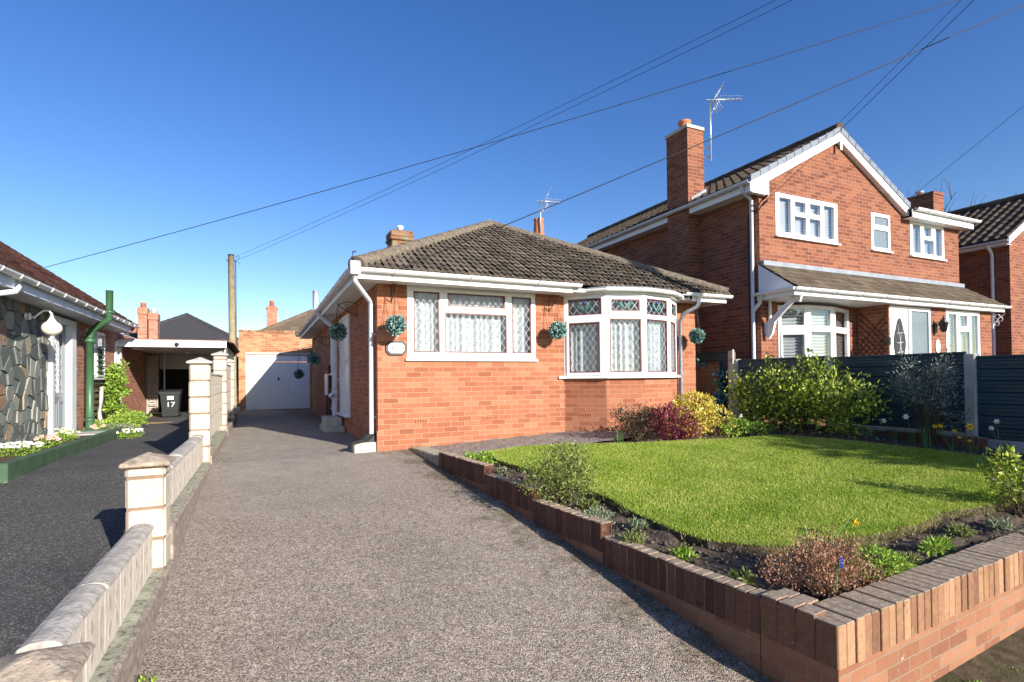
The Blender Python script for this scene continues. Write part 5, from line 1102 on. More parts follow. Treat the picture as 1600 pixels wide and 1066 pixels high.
# ------------------------------------------------------------------ left house and carport
def left_house():
    t = thing('stone_clad_house', 'neighbouring bungalow clad in dark crazy stone with a white front door and brown roof', 'house', (-3.2, 11, .6))
    xw = -3.2; ys, ye = 12.75, 16.4
    b = MB(); cells(b, Vector((xw, 24.0, .4)), -Y, Z, -X*-1, 0, 0, [], 0, 0) if False else None
    # wall faces +X: U = Y
    cells(b, Vector((xw, ys, .4)), Y, Z, X, 24.0-ys, 2.42, [(.62, 1.28, 1.95, 2.30), (2.95, .2, 3.55, 2.2)], -.25, 0); b.build('brick_wall', 'brick_left', t)
    b = MB(); cells(b, Vector((xw, 4.0, .2)), Y, Z, X, ys-4.0, 2.62, [(11.22-4, .38, 12.50-4, 2.53)], -.25, 0); b.build('mortar_wall', 'stonemortar', t)
    # crazy paving stones: jittered cells clipped against their neighbours
    g = random.Random(12); pts = []; cw, chh = .195, .215
    for j in range(13):
        for i in range(32):
            if g.random() > .22: pts.append((7.45+(i+.5*(j % 2)+g.uniform(-.48, .48))*cw*.92, .5+(j+g.uniform(-.46, .46))*chh*.95))
    s = MB(); H = (11.20, 12.52, .55, 2.78)
    def cut(poly, a, n2):
        out = []
        for i in range(len(poly)):
            p, q = poly[i], poly[(i+1) % len(poly)]; dp = (p[0]-a[0])*n2[0]+(p[1]-a[1])*n2[1]; dq = (q[0]-a[0])*n2[0]+(q[1]-a[1])*n2[1]
            if dp <= 0: out.append(p)
            if dp*dq < 0: tt = dp/(dp-dq); out.append((p[0]+(q[0]-p[0])*tt, p[1]+(q[1]-p[1])*tt))
        return out
    for c in pts:
        poly = [(c[0]-.5, c[1]-.5), (c[0]+.5, c[1]-.5), (c[0]+.5, c[1]+.5), (c[0]-.5, c[1]+.5)]
        for q in pts:
            if q is c or abs(q[0]-c[0]) > .7 or abs(q[1]-c[1]) > .7: continue
            dx, dy = q[0]-c[0], q[1]-c[1]; l_ = math.hypot(dx, dy); gap = .007
            poly = cut(poly, (c[0]+dx/2-dx/l_*gap, c[1]+dy/2-dy/l_*gap), (dx, dy))
            if len(poly) < 3: break
        for a, n2 in (((7.5, 0), (-1, 0)), ((ys-.01, 0), (1, 0)), ((0, .42), (0, -1)), ((0, 2.80), (0, 1))): poly = cut(poly, a, n2) if len(poly) > 2 else poly
        pieces = [poly]
        if len(poly) > 2:
            yy = [p[0] for p in poly]; 
            if max(yy) > H[0] and min(yy) < H[1]:
                pieces = [cut(poly, (H[0], 0), (1, 0)), cut(poly, (H[1], 0), (-1, 0))]
                mid_ = cut(cut(poly, (H[0], 0), (-1, 0)), (H[1], 0), (1, 0)) if True else []
                if len(mid_) > 2: pieces += [cut(mid_, (0, H[2]), (0, 1)), cut(mid_, (0, H[3]), (0, -1))]
        for poly in pieces:
            if len(poly) < 3: continue
            cx_ = sum(p[0] for p in poly)/len(poly); cz_ = sum(p[1] for p in poly)/len(poly); h = g.uniform(.010, .032); tl = (g.uniform(-.05, .05), g.uniform(-.05, .05))
            n = len(poly); lo = [(xw+.001, p[0], p[1]) for p in poly]; sh = lambda p, f: (cx_+(p[0]-cx_)*f, cz_+(p[1]-cz_)*f)
            mdl = [(xw+h*.7+tl[0]*(p[0]-cx_)+tl[1]*(p[1]-cz_), *sh(p, .985)) for p in poly]; hi = [(xw+h+tl[0]*(p[0]-cx_)+tl[1]*(p[1]-cz_), *sh(p, .945)) for p in poly]
            s.add(lo+mdl+hi, [(i, (i+1) % n, n+(i+1) % n, n+i) for i in range(n)]+[(n+i, n+(i+1) % n, 2*n+(i+1) % n, 2*n+i) for i in range(n)]+[tuple(range(2*n, 3*n))])
    s.build('stone_cladding', 'stone', t)
    i = MB(); i.box(xw-1.6, 4, .4, xw-1.55, 24, 2.8); i.box(xw-6, 4, 2.82, xw+.001, 24, 2.84); i.build('inner_wall', 'white', t)
    # front door in a white surround
    dr = MB(); cells(dr, Vector((xw+.075, 11.23, .61)), Y, Z, X, 1.26, 2.13, [(.10, .10, 1.0, 2.03)], -.18, 0); dr.box(xw-.10, 11.10, .585, xw+.13, 12.60, .61); do = dr.build('door', 'white', t)
    q = MB(); cells(q, Vector((xw-.02, 11.33, .71)), Y, Z, X, .90, 1.93, [(.17, .72, .73, 1.80)], -.05, 0); 
    for y0 in (.15, .50): ring(q, Vector((xw-.02, 11.33, .71)), Y, Z, X, y0, .10, y0+.27, .58, .03, 0, .014)
    q.build('door_leaf', 'greydoor', do); q = MB(); q.box(xw-.05, 11.5, 1.43, xw-.044, 12.06, 2.51); q.build('pane', 'glassr', do)
    q = MB(); lattice(q, Vector((xw-.038, 11.5, 1.43)), Y, Z, X, 0, 0, .56, 1.08, .14, .18, .007, 0); q.build('leading', 'leaddark', do)
    q = MB(); drape(q, Vector((xw-.15, 11.5, 1.4)), Y, Z, X, 0, 0, .6, 1.1, 0); q.build('curtain', 'curtain', do)
    q = MB(); q.box(xw-.018, 11.60, 1.35, xw-.004, 11.90, 1.41); q.build('letter_plate', 'alu', do)
    window(t, (xw+.03, 13.38, 1.70), Y, X, 1.31, 1.0, [(.06, .07, .46, .62), (.06, .72, .46, .93), (.54, .07, .94, .93, 's')], 'net', seed=3, sill=.06)
    # side door in the carport end
    q = MB(); cells(q, Vector((xw+.03, 15.72, .6)), Y, Z, X, .6, 2.0, [(.09, .5, .51, 1.9)], -.1, 0); wo = q.build('window', 'white', t); q = MB(); q.box(xw-.03, 15.8, 1.1, xw-.024, 16.25, 2.5); q.build('pane', 'glassr', wo)
    # eaves and roof
    ex, ez, sl_ = -2.74, 3.0, .70; c = 1/math.hypot(1, sl_); s_ = sl_*c; y0, y1 = 4.0, 15.75; rx = -6.6
    tiled('roof', 'roof_l', t, (ex, y0, ez), Y, (-c, 0, s_), y1-y0, (ex-rx)/c, seed=30, tw=.265, course=.14, amp=.0, prof='flat', thick=.016)
    tiled('roof', 'roof_l', t, (rx-(ex-rx), y1, ez), -Y, (c, 0, s_), y1-y0, (ex-rx)/c, seed=31, tw=.265, course=.16, amp=.0, prof='flat', thick=.016)
    q = MB(); q.prism([(ex+.01, y1-.25, ez-.04), (rx, y1-.25, ez+(ex-rx)*sl_-.04), (2*rx-ex, y1-.25, ez-.04), (2*rx-ex, y1-.25, 2.80), (ex, y1-.25, 2.80)], (0, .18, 0)); q.build('gable_wall', 'brick_left', t)
    f = MB(); f.box(-2.84, y0, 2.80, -2.82, y1, 2.98); f.box(-3.2, y0, 2.80, -2.84, y1, 2.815); f.build('fascia', 'greypvc', t)
    g2 = MB(); gutter(g2, [(-2.765, y0, 2.975), (-2.765, y1+.1, 2.975)], .055); clips(g2, (-2.765, y0, 2.977), (-2.765, y1, 2.977), .55, .06); g2.build('gutter', 'white', t)
    g2 = MB(); g2.tube([(-2.77, 8.78, 2.93), (-2.77, 8.78, 2.82), (-2.80, 8.70, 2.75), (-3.05, 8.20, 2.62), (-3.1, 8.1, 2.5), (-3.1, 8.1, .4)], .036, 12); g2.build('downpipe', 'white', t)
    p = MB(); p.tube([(-3.04, 12.98, .52), (-3.04, 12.98, 2.46)], .066, 16); p.tube([(-3.04, 12.98, 2.40), (-3.04, 12.98, 2.50)], .085, 16); p.tube([(-3.04, 12.98, 2.46), (-3.03, 12.97, 2.56), (-2.97, 12.93, 2.66), (-2.78, 12.83, 2.78), (-2.69, 12.78, 2.86), (-2.68, 12.77, 2.96), (-2.68, 12.77, 3.40)], .062, 16); p.tube([(-2.68, 12.77, 2.96), (-2.68, 12.77, 3.02)], .082, 16); p.tube([(-3.04, 12.98, .86), (-3.04, 12.98, .93)], .085, 16); p.tube([(-3.04, 12.98, .78), (-3.04, 12.80, .66), (-3.05, 12.66, .66)], .06, 12); p.build('soil_pipe', 'greenp', t)
    # globe lamp
    q = MB(); q.lathe((-3.14, 10.22, 2.58), [(.001, 0), (.001, .01)], 8); q.tube([(-3.16, 10.22, 2.60), (-3.11, 10.22, 2.60)], .055, 14); q.tube([(-3.12, 10.22, 2.60), (-3.06, 10.22, 2.58), (-3.02, 10.24, 2.64), (-2.97, 10.28, 2.70), (-2.91, 10.30, 2.70), (-2.88, 10.31, 2.65)], .014, 8); q.lathe((-2.88, 10.31, 2.53), [(.062, 0), (.055, .02), (.03, .06), (.016, .10), (.012, .14)], 16); lo = q.build('wall_lamp', 'white', t)
    q = MB(); q.sphere((-2.88, 10.31, 2.435), .128, sz=.9, n=12); q.build('globe', 'lampglass', lo)
left_house()
t = thing('door_planter', 'low green painted raised bed below the stone clad wall', 'planter', (-2.7, 9, .6))
b = MB(); b.prism([(-2.40, 7.3, .3), (-2.32, 11.9, .3), (-2.42, 11.9, .3), (-2.50, 7.3, .3)], (0, 0, .47)); b.box(-3.2, 7.31, .3, -2.505, 7.40, .768); b.box(-3.18, 11.82, .3, -2.425, 11.89, .768); b.build('rim', 'greenmat', t, bevel=.01)
b = MB(); b.prism([(-2.47, 7.40, .55), (-2.42, 11.2, .55), (-3.19, 11.2, .55), (-3.19, 7.40, .55)], (0, 0, .17)); b.build('soil', 'soil', t)
b = MB(); b.box(-3.18, 11.2, .40, -2.43, 11.81, .735); b.build('step_slab', 'conc', t)
# carport
def carport():
    t = thing('carport', 'flat roofed carport with a deep white fascia beside the left house', 'carport', (-2, 16, .6))
    b = MB(); b.box(-3.30, 16.0, 2.49, -.83, 16.05, 2.665); b.box(-3.3, 16.05, 2.49, -3.25, 22, 2.66); fo = b.build('fascia', 'whitepaint', t)
    b = MB(); b.box(-3.19, 16.05, 2.52, -.85, 22.0, 2.54); b.build('ceiling', 'cream', t)
    b = MB(); y = 16.02; 
    n = 26; vs = []
    for i in range(n*4+1): yy = 16.02+i*(5.9/(n*4)); vs += [(-.92, yy, 2.70+.02*math.sin(i*math.pi/2)), (-.66, yy, 2.64-.02+.02*math.sin(i*math.pi/2))]
    b.add(vs, [(2*i, 2*i+1, 2*i+3, 2*i+2) for i in range(n*4)]); vs2 = [(x, y_, z-.012) for x, y_, z in vs]; b.add(vs2, [(2*i, 2*i+2, 2*i+3, 2*i+1) for i in range(n*4)]); b.add([v for i in range(n*4+1) for v in (vs[2*i+1], vs2[2*i+1])], [(2*i, 2*i+1, 2*i+3, 2*i+2) for i in range(n*4)])
    b.box(-3.2, 16.05, 2.67, -.90, 22, 2.69); b.build('corrugated_roof', 'roof_l', t)
    b = MB(); b.box(-.98, 16.15, .6, -.90, 16.22, 2.50); b.box(-.98, 19.0, .6, -.90, 19.08, 2.50); b.build('post', 'greenmat', t); b = MB(); b.box(-.885, 16.13, 1.9, -.85, 16.19, 2.50); b.build('white_post', 'whitepaint', t)
    b = MB(); b.box(-.84, 16.3, 2.12, -.82, 21.9, 2.49); b.build('side_board', 'greenmat', t)
    b = MB(); b.box(-3.19, 21.9, 2.05, -.85, 21.95, 2.52); b.build('lintel', 'whitepaint', t)
    b = MB(); b.box(-3.19, 22.0, .6, -.6, 22.05, 2.5); b.build('back_doorway', 'dark', t)
    b = MB(); 
    for j in range(6): ring(b, Vector((-3.18, 19.62, .62+.30*j)), X, Z, -Y, 0, 0, .29, .29, .03, 0, .08); ring(b, Vector((-3.18, 19.62, .62+.30*j)), X, Z, -Y, .075, .075, .215, .215, .03, 0, .06); b.box(-3.18, 19.63, .62+.3*j, -2.89, 19.66, .91+.3*j)
    b.build('screen_column', 'coping', t); b = MB(); b.tube([(-2.78, 20.0, .9), (-2.78, 20.0, 2.5)], .02, 8); b.build('white_pipe', 'white', t)
    b = MB(); b.lathe((-1.95, 18.5, 2.44), [(.10, .0), (.14, .03), (.14, .08)], 14); b.build('ceiling_lamp', 'alu', t)
    b = MB(); b.lathe((-2.95, 16.9, 2.46), [(.10, .0), (.15, .02), (.15, .06)], 14); b.build('ceiling_lamp', 'white', t)
    b = MB(); b.sphere((-1.95, 15.97, 2.56), .05, n=8); b.build('security_sensor', 'black', t)
carport()
t = thing('wheelie_bin', 'dark grey wheelie bin numbered 17 standing in the carport', 'bin', (-2.45, 17.9, .6))
b = MB(); b.prism([(-2.70, 17.65, .68), (-2.24, 17.65, .68), (-2.24, 18.15, .68), (-2.70, 18.15, .68)], (0, 0, .02)); 
lo = [(-2.68, 17.68), (-2.26, 17.68), (-2.26, 18.1), (-2.68, 18.1)]; hi = [(-2.74, 17.60), (-2.20, 17.60), (-2.20, 18.18), (-2.74, 18.18)]
b.add([(x, y, .64) for x, y in lo]+[(x, y, 1.55) for x, y in hi], [(3, 2, 1, 0), (4, 5, 6, 7), (0, 1, 5, 4), (1, 2, 6, 5), (2, 3, 7, 6), (3, 0, 4, 7)]); b.box(-2.76, 17.58, 1.50, -2.18, 18.2, 1.55); b.build('body', 'greybin', t)
b = MB(); b.prism([(-2.77, 17.56, 1.55), (-2.17, 17.56, 1.55), (-2.17, 18.0, 1.63), (-2.17, 18.24, 1.60), (-2.77, 18.24, 1.60), (-2.77, 18.0, 1.63)], (0, 0, .035)); b.build('lid', 'greybin', t)
for x in (-2.70, -2.24):
    b = MB(); b.tube([(x-.03, 18.12, .70), (x+.03, 18.12, .70)], .10, 14); b.build('wheel', 'black', t)
b = MB(); b.box(-2.54, 17.605, 1.28, -2.36, 17.625, 1.42); b.build('label_sticker', 'white', t)
t.scale = (.86, .86, .74); t.location.x += .14
text_obj('17', .26, (-2.45, 17.632, 1.09), X, -Y, 'white', t, 'number')
b = MB(); b.prism([(-2.95, 15.2, .60), (-2.2, 15.4, .60), (-2.0, 15.7, .60), (-2.9, 15.7, .60)], (0, 0, .015)); setp(b.build('door_mat', 'wicker', org=(-2.5, 15.5, .6)), 'small brown mat on the tarmac in front of the carport', 'mat')

# ------------------------------------------------------------------ distant houses, hedge, bare tree
def far_house(name, label, ax, ay, az, hw, mat, ez=3.0, slope=None, rot=0):
    t = thing(name, label, 'house', (ax, ay, .6)); b = MB(); b.box(ax-hw+.4, ay-hw+.4, .4, ax+hw-.4, ay+hw+3.6, ez); b.build('wall', 'brick_left', t)
    sl_ = (az-ez)/hw; c = 1/math.hypot(1, sl_); s_ = sl_*c; L = hw/c
    pl = lambda x, y, nx, ny: (Vector((x, y, 0)), Vector((nx, ny, 0)))
    x0, x1, y0, y1 = ax-hw, ax+hw, ay-hw, ay+hw+4
    kw = dict(tw=.4, course=.4, amp=0, prof='flat', thick=.015)
    tiled('roof', mat, t, (x0, y0, ez), X, (0, c, s_), 2*hw, L, [pl(x0, y0, 1, -1), pl(x1, y0, -1, -1)], **kw)
    tiled('roof', mat, t, (x0, y1, ez), -Y, (c, 0, s_), y1-y0, L, [pl(x0, y0, -1, 1)], **kw); tiled('roof', mat, t, (x1, y0, ez), Y, (-c, 0, s_), y1-y0, L, [pl(x1, y0, 1, 1)], **kw)
    h = MB(); riplets(h, (x0, y0, ez), (ax, ay, az), .15); riplets(h, (x1, y0, ez), (ax, ay, az), .15); riplets(h, (ax, ay, az), (ax, y1, az), .15)
    h.build('ridge_tiles', mat, t); return t
h1 = far_house('slate_roofed_house', 'distant house with a dark slate pyramid roof behind the carport', -4.15, 38.3, 5.75, 4.9, 'slate', 2.9)
h2 = far_house('distant_house', 'distant house with a lichened brown hipped roof behind the garage', 2.6, 32.4, 5.55, 4.4, 'roof_far', 3.1)
b = MB(); b.box(.28, 32.4, 2.6, .82, 32.9, 5.75); b.box(.24, 32.36, 5.6, .86, 32.94, 5.68); co = b.build('chimney', 'brick_left', h2); b = MB(); b.lathe((.55, 32.65, 5.75), [(.13, 0), (.11, .25), (.14, .27), (.1, .34)], 10); b.build('chimney_pot', 'terr', co)
h3 = far_house('chimneyed_house', 'distant house with twin brick chimney stacks above the left eaves', -8.2, 36.5, 4.6, 5.0, 'slate', 2.4)
for x, zt, pc in ((-5.78, 5.50, 'terr'), (-5.31, 5.22, 'cream')):
    b = MB(); b.box(x, 33.2, 2.0, x+.40, 33.8, zt); b.box(x-.03, 33.15, zt-.35, x+.43, 33.85, zt-.05); co = b.build('chimney', 'brick_left', h3); b = MB(); b.lathe((x+.2, 33.5, zt), [(.14, 0), (.12, .2), (.15, .22), (.12, .28)], 10); b.build('chimney_pot', pc, co)
t = thing('dark_hedge', 'dark evergreen hedge in the gap left of the garage', 'hedge', (-1.15, 24, .6))
leaves('foliage', 'lf_hedge', t, [(-1.05, 23.5, 1.2, .45, .9, .8), (-1.05, 24, 1.8, .4, .8, .6)], 3500, .12, .07, 4, .4); stems('stems', 'stem', t, (-1.15, 24, .5), [(-1.2, 23.6, 1.9), (-.9, 24.2, 2.1), (-1.1, 23.9, 2.2)], .03)
def bare_tree(x, y, z0, H, label, seed, n=7):
    g = random.Random(seed); t = thing('bare_tree', label, 'tree', (x, y, z0)); tr = MB(); tr.tube([(x, y, z0), (x+.1, y, z0+H*.3), (x, y, z0+H*.55)], .16, 8, True, .09); tr.build('trunk', 'stem', t)
    br = MB()
    def grow(p, d, L, r, lv):
        q = p+d*L+Vector((g.uniform(-.1, .1), g.uniform(-.1, .1), .05))*L; br.tube([p, (p+q)/2+Vector((g.uniform(-.05, .05), 0, .03))*L, q], r, 4, False, r*.5)
        if lv == 0: return
        for _ in range(g.choice((2, 3, 3))):
            dd = (d+Vector((g.uniform(-.75, .75), g.uniform(-.75, .75), g.uniform(.0, .6)))).normalized(); grow(p+(q-p)*g.uniform(.5, 1), dd, L*g.uniform(.55, .8), r*.62, lv-1)
    for i in range(n):
        a = i*2*math.pi/n+g.uniform(-.3, .3); grow(Vector((x, y, z0+H*g.uniform(.4, .55))), Vector((math.cos(a)*.7, math.sin(a)*.7, .9)).normalized(), H*.24, .05, 3)
    br.build('crown', 'stem', t)
bare_tree(27.0, 13.8, .6, 9.6, 'bare winter tree showing its twigs behind the gabled house', 5)

# ------------------------------------------------------------------ plants
def shrub(name, label, cat, base, blobs, mat, n, L, Wd, seed, nst=10, sr=.006, stm='stem', group=None, **kw):
    t = thing(name, label, cat, base, group); leaves('foliage', mat, t, blobs, n, L, Wd, seed, **kw)
    g = random.Random(seed); tips = []
    for i in range(nst):
        b_ = blobs[i % len(blobs)]; a = g.uniform(0, 6.28); e = g.uniform(.1, 1.2)
        tips.append((b_[0]+b_[3]*.8*math.cos(a)*math.cos(e), b_[1]+b_[4]*.8*math.sin(a)*math.cos(e), b_[2]+b_[5]*.85*math.sin(e)))
    stems('stems', stm, t, base, tips, sr, seed); return t
def gpt(x, y): return (x, y, GA(x, y)-.08)
# big bush by the fence
bb_ = []; gg = random.Random(21)
for i in range(20):
    f = i/19; y = 6.35-1.85*f; bb_.append((7.30+gg.uniform(-.22, .2), y, 1.05+gg.uniform(-.18, .42)+.16*math.sin(f*3.1), .30+gg.uniform(0, .1), .26, .28+gg.uniform(0, .1)))
bb_ += [(7.35, 5.95, 1.55, .22, .2, .2), (7.45, 5.45, 1.75, .16, .16, .2), (7.40, 5.15, 1.68, .2, .2, .2), (7.25, 4.35, 1.22, .22, .22, .25), (7.0, 6.1, .98, .3, .3, .3), (7.35, 6.5, 1.35, .25, .22, .28), (7.5, 5.4, 1.92, .06, .06, .12), (7.42, 6.05, 1.78, .08, .08, .14)]
shrub('garden_bush', 'large loose bright green bush against the dark fence', 'bush', gpt(7.3, 5.4), bb_, 'lf_bush', 6500, .062, .036, 22, 70, .008, shell=.25, lump=.3, out=.6, up=.45)
bb_ = []; gg = random.Random(31)
for i in range(16): bb_.append((7.62+gg.uniform(-.14, .12), 3.90+gg.uniform(-.30, .27), .98+gg.uniform(0, .72), .14+gg.uniform(0, .07), .14+gg.uniform(0, .07), .17))
shrub('silver_shrub', 'open grey-green shrub beside the concrete fence post', 'shrub', gpt(7.62, 3.88), bb_, 'lf_grey', 3200, .050, .013, 32, 42, .006, shell=.2, lump=.35, out=.7, up=.5)
# border along the bow window
shrub('golden_shrub', 'dense yellow variegated shrub at the bungalow corner', 'shrub', gpt(6.05, 6.25), [(6.05, 6.28, .98, .40, .34, .34), (5.80, 6.15, .90, .30, .30, .26), (6.30, 6.10, .88, .26, .28, .26), (6.0, 6.25, 1.16, .32, .28, .2)], 'lf_yel', 3000, .050, .030, 41, 14, shell=.7, lump=.08)
shrub('crimson_shrub', 'rounded dark crimson shrub left of the yellow one', 'shrub', gpt(5.45, 6.05), [(5.45, 6.08, .92, .30, .28, .26), (5.62, 6.0, .84, .22, .22, .2), (5.30, 6.1, .98, .22, .2, .2)], 'lf_crim', 2600, .040, .020, 42, 14, shell=.6, lump=.12)
shrub('bronze_shrub', 'wispy dark bronze shrub in front of the bow window bricks', 'shrub', gpt(4.95, 6.3), [(4.95, 6.32, .92, .33, .26, .25), (4.72, 6.3, 1.02, .20, .2, .18), (5.16, 6.3, 1.0, .22, .2, .2), (4.9, 6.3, .8, .3, .25, .18)], 'lf_dark', 2000, .042, .018, 43, 46, .004, shell=.25, lump=.35, up=.8)
shrub('low_green_plant', 'low leafy green plant between the yellow shrub and the big bush', 'plant', gpt(6.42, 5.75), [(6.35, 5.75, .84, .24, .2, .14), (6.62, 5.62, .80, .24, .2, .10)], 'lf_climb', 700, .055, .03, 44, 8)
# bed along the drive
shrub('box_shrub', 'rounded loose small-leaved shrub on the bed beside the drive wall', 'shrub', gpt(2.48, 4.30), [(2.48, 4.32, .70, .29, .30, .25), (2.56, 4.25, .84, .20, .22, .16), (2.36, 4.4, .62, .22, .24, .18), (2.62, 4.22, .62, .2, .22, .18)], 'lf_box', 3400, .030, .017, 51, 40, .004, shell=.35, lump=.22, up=.5)
shrub('silver_mound', 'small silvery green mound beyond the middle wall step', 'plant', gpt(2.47, 3.68), [(2.47, 3.68, .44, .13, .14, .08)], 'lf_silv', 750, .035, .013, 52, 8, .003, shell=.3, up=.8)
shrub('leafy_tuft', 'light green tuft at the far end of the drive wall', 'plant', gpt(2.40, 5.9), [(2.38, 5.92, .63, .16, .2, .09), (2.30, 6.1, .64, .12, .14, .07)], 'lf_mound', 700, .035, .022, 53, 6, .003, shell=.3)
shrub('leafy_tuft', 'tiny grey-green tuft on bare soil just above the far wall step', 'plant', gpt(2.44, 5.50), [(2.44, 5.50, .56, .07, .09, .06)], 'lf_silv', 160, .03, .016, 54, 4, .003, shell=.3)
shrub('leafy_tuft', 'small dark green tuft above the nearest wall step', 'plant', gpt(2.46, 3.20), [(2.46, 3.20, .40, .08, .09, .05)], 'lf_box', 220, .035, .014, 55, 4, .003, shell=.3, up=.7)
shrub('leafy_tuft', 'dark leafy tuft left of the bronze heather', 'plant', gpt(2.62, 2.35), [(2.62, 2.36, .36, .09, .08, .04)], 'lf_box', 180, .04, .016, 56, 4, .003, shell=.3, up=.6)
hb = [(2.86+.30*i/4+random.uniform(-.05, .05), 2.10+random.uniform(-.08, .10), .46+random.uniform(-.02, .05), .15, .15, .12) for i in range(6)]+[(2.72, 2.18, .46, .12, .12, .11), (3.22, 1.98, .42, .15, .11, .09), (2.98, 2.0, .44, .16, .1, .1)]
shrub('bronze_heather', 'bronze and pink-brown heather mound behind the brick corner', 'heather', gpt(2.95, 2.06), hb, 'lf_heath', 6500, .017, .0075, 57, 60, .0028, shell=.3, lump=.25, out=.8, up=1.0)
shrub('bright_mound', 'tight bright green cushion plant right of the heather', 'plant', gpt(3.46, 2.06), [(3.46, 2.07, .42, .17, .12, .10), (3.60, 2.05, .39, .10, .09, .06)], 'lf_mound', 1500, .030, .013, 58, 8, .003, shell=.65, lump=.08)
shrub('leafy_tuft', 'small green rosette plant right of the bright cushion', 'plant', gpt(3.80, 2.08), [(3.80, 2.08, .375, .12, .06, .025)], 'lf_box', 140, .055, .014, 59, 3, .003, shell=.2, up=.5)
shrub('leafy_tuft', 'low spreading rosette near the middle of the street wall', 'plant', gpt(4.25, 2.12), [(4.25, 2.13, .39, .16, .06, .03)], 'lf_mound', 220, .055, .014, 60, 3, .003, shell=.2, up=.6)
for i_, (x_, y_, m_, l_) in enumerate(((2.70, 3.45, 'lf_silv', 'small silvery sprig in the soil beside the near lawn edge'), (2.62, 2.85, 'lf_mound', 'bright green seedling clump halfway along the nearest wall section'), (2.66, 4.05, 'lf_box', 'dark low sprig between the rounded shrub and the silvery mound'), (4.75, 2.22, 'lf_box', 'low dark clump in the bed left of the right edge shrub'), (5.15, 2.15, 'lf_silv', 'pale clump on the soil close to the right edge shrub'))):
    shrub('bed_plant', l_, 'plant', gpt(x_, y_), [(x_, y_, GA(x_, y_)-.045, .09, .07, .04)], m_, 220, .04, .015, 90+i_, 5, .003, shell=.2, up=.7)
shrub('edge_shrub', 'open leafy shrub at the right end of the street wall', 'shrub', gpt(5.68, 2.24), [(5.68, 2.26, .72, .24, .22, .20), (5.85, 2.15, .60, .25, .22, .2), (5.62, 2.30, .88, .12, .12, .10)], 'lf_bush', 650, .05, .028, 61, 26, .004, shell=.2, lump=.3, up=.5)
shrub('low_grey_plant', 'low pale leafed plant at the lawn edge below the fence', 'plant', gpt(7.35, 4.62), [(7.40, 4.66, .80, .10, .26, .09)], 'lf_silv', 420, .04, .022, 62, 6, .003, shell=.3)
# daffodils and other bulbs
def strap(b, p, h, lean, w_, a):
    n = 6; vs = []; d = Vector((math.cos(a), math.sin(a), 0)); s_ = d.cross(Z)
    for i in range(n+1):
        f = i/n; c = Vector(p)+d*(lean*f*f)+Z*(h*f-.3*lean*f**3); ww = w_*(1-f**3)*.5; vs += [c-s_*ww, c+s_*ww]
    b.add(vs, [(2*i, 2*i+1, 2*i+3, 2*i+2) for i in range(n)])
def flower_head(b, c, d, r, cup, pts=6):
    d = Vector(d).normalized(); u = d.cross(Z); u.normalize(); v = u.cross(d); c = Vector(c)
    for i in range(pts):
        a = i*2*math.pi/pts; m = u*math.cos(a)+v*math.sin(a); s_ = u*-math.sin(a)+v*math.cos(a)
        b.add([c, c+m*r*.5+s_*r*.26, c+m*r+d*r*.1, c+m*r*.5-s_*r*.26], [(0, 1, 2, 3)])
    if cup:
        vs = []
        for f, rr in ((0, .18), (.35, .26), (.62, .36)): vs += [c+d*r*f+(u*math.cos(a)+v*math.sin(a))*r*rr for a in [i*math.pi/4 for i in range(8)]]
        b.add(vs, [(8*j+i, 8*j+(i+1) % 8, 8*j+8+(i+1) % 8, 8*j+8+i) for j in range(2) for i in range(8)])
def bulb(name, label, x, y, nl, h, heads, mat, seed, lw=.010, group=None, stem_h=None):
    z = GA(x, y)-.08; t = thing(name, label, 'flower', (x, y, z), group); g = random.Random(seed); b = MB()
    for i in range(nl): strap(b, (x+g.uniform(-.05, .05), y+g.uniform(-.05, .05), z), h*g.uniform(.65, 1.05), g.uniform(.02, .16), lw, g.uniform(0, 6.28))
    b.build('leaves', 'lf_strap', t)
    st, fl = MB(), MB()
    for hx, hy, hz, r, d in heads:
        p = Vector((hx, hy, hz)); s0 = Vector((x+g.uniform(-.03, .03), y, z)); back = p-Vector(d).normalized()*.03
        st.tube([s0, (s0+back)/2+Vector((0, 0, .06)), back+Z*.012, p], .0035, 5); flower_head(fl, p, d, r, True)
    if heads: st.build('flower_stalk', 'greenstem', t); fl.build('flower', mat, t)
bulb('daffodil', 'yellow daffodil bending over the soil behind the street wall', 3.22, 2.28, 15, .36, [(3.78, 2.40, .56, .042, (.3, -.8, -.3))], 'p_yel', 1)
bulb('daffodil', 'white daffodil left of the grey-green shrub', 7.50, 4.22, 8, .22, [(7.42, 4.30, .99, .036, (-.8, -.6, .1))], 'p_white', 2, group=None)
bulb('daffodil', 'white daffodil in front of the grey-green shrub', 7.45, 3.98, 8, .25, [(7.40, 4.02, 1.06, .040, (-.8, -.6, .2))], 'p_white', 3)
bulb('daffodil', 'yellow daffodil right of the concrete fence post', 7.52, 3.36, 6, .2, [(7.48, 3.38, .98, .05, (-.8, -.6, .1))], 'p_yel', 4)
bulb('daffodil', 'white daffodil farthest right below the fence', 7.50, 3.10, 9, .28, [(7.46, 3.12, 1.06, .034, (-.8, -.5, -.2)), (7.46, 3.17, .98, .03, (-.7, -.6, 0))], 'p_white', 5)
bulb('primrose', 'low yellow primroses at the foot of the concrete post', 7.48, 3.58, 6, .10, [(7.44, 3.72, .96, .035, (-.6, -.5, .6)), (7.44, 3.66, .97, .035, (-.6, -.5, .6)), (7.45, 3.52, .92, .03, (-.6, -.5, .6)), (7.42, 3.46, .85, .025, (-.6, -.5, .6)), (7.42, 3.36, .82, .025, (-.6, -.5, .6))], 'p_yel', 6, .03)
bulb('leek_plant', 'tuft of tall strap leaves in front of the grey-green shrub', 7.36, 3.80, 16, .32, [], 'p_yel', 7)
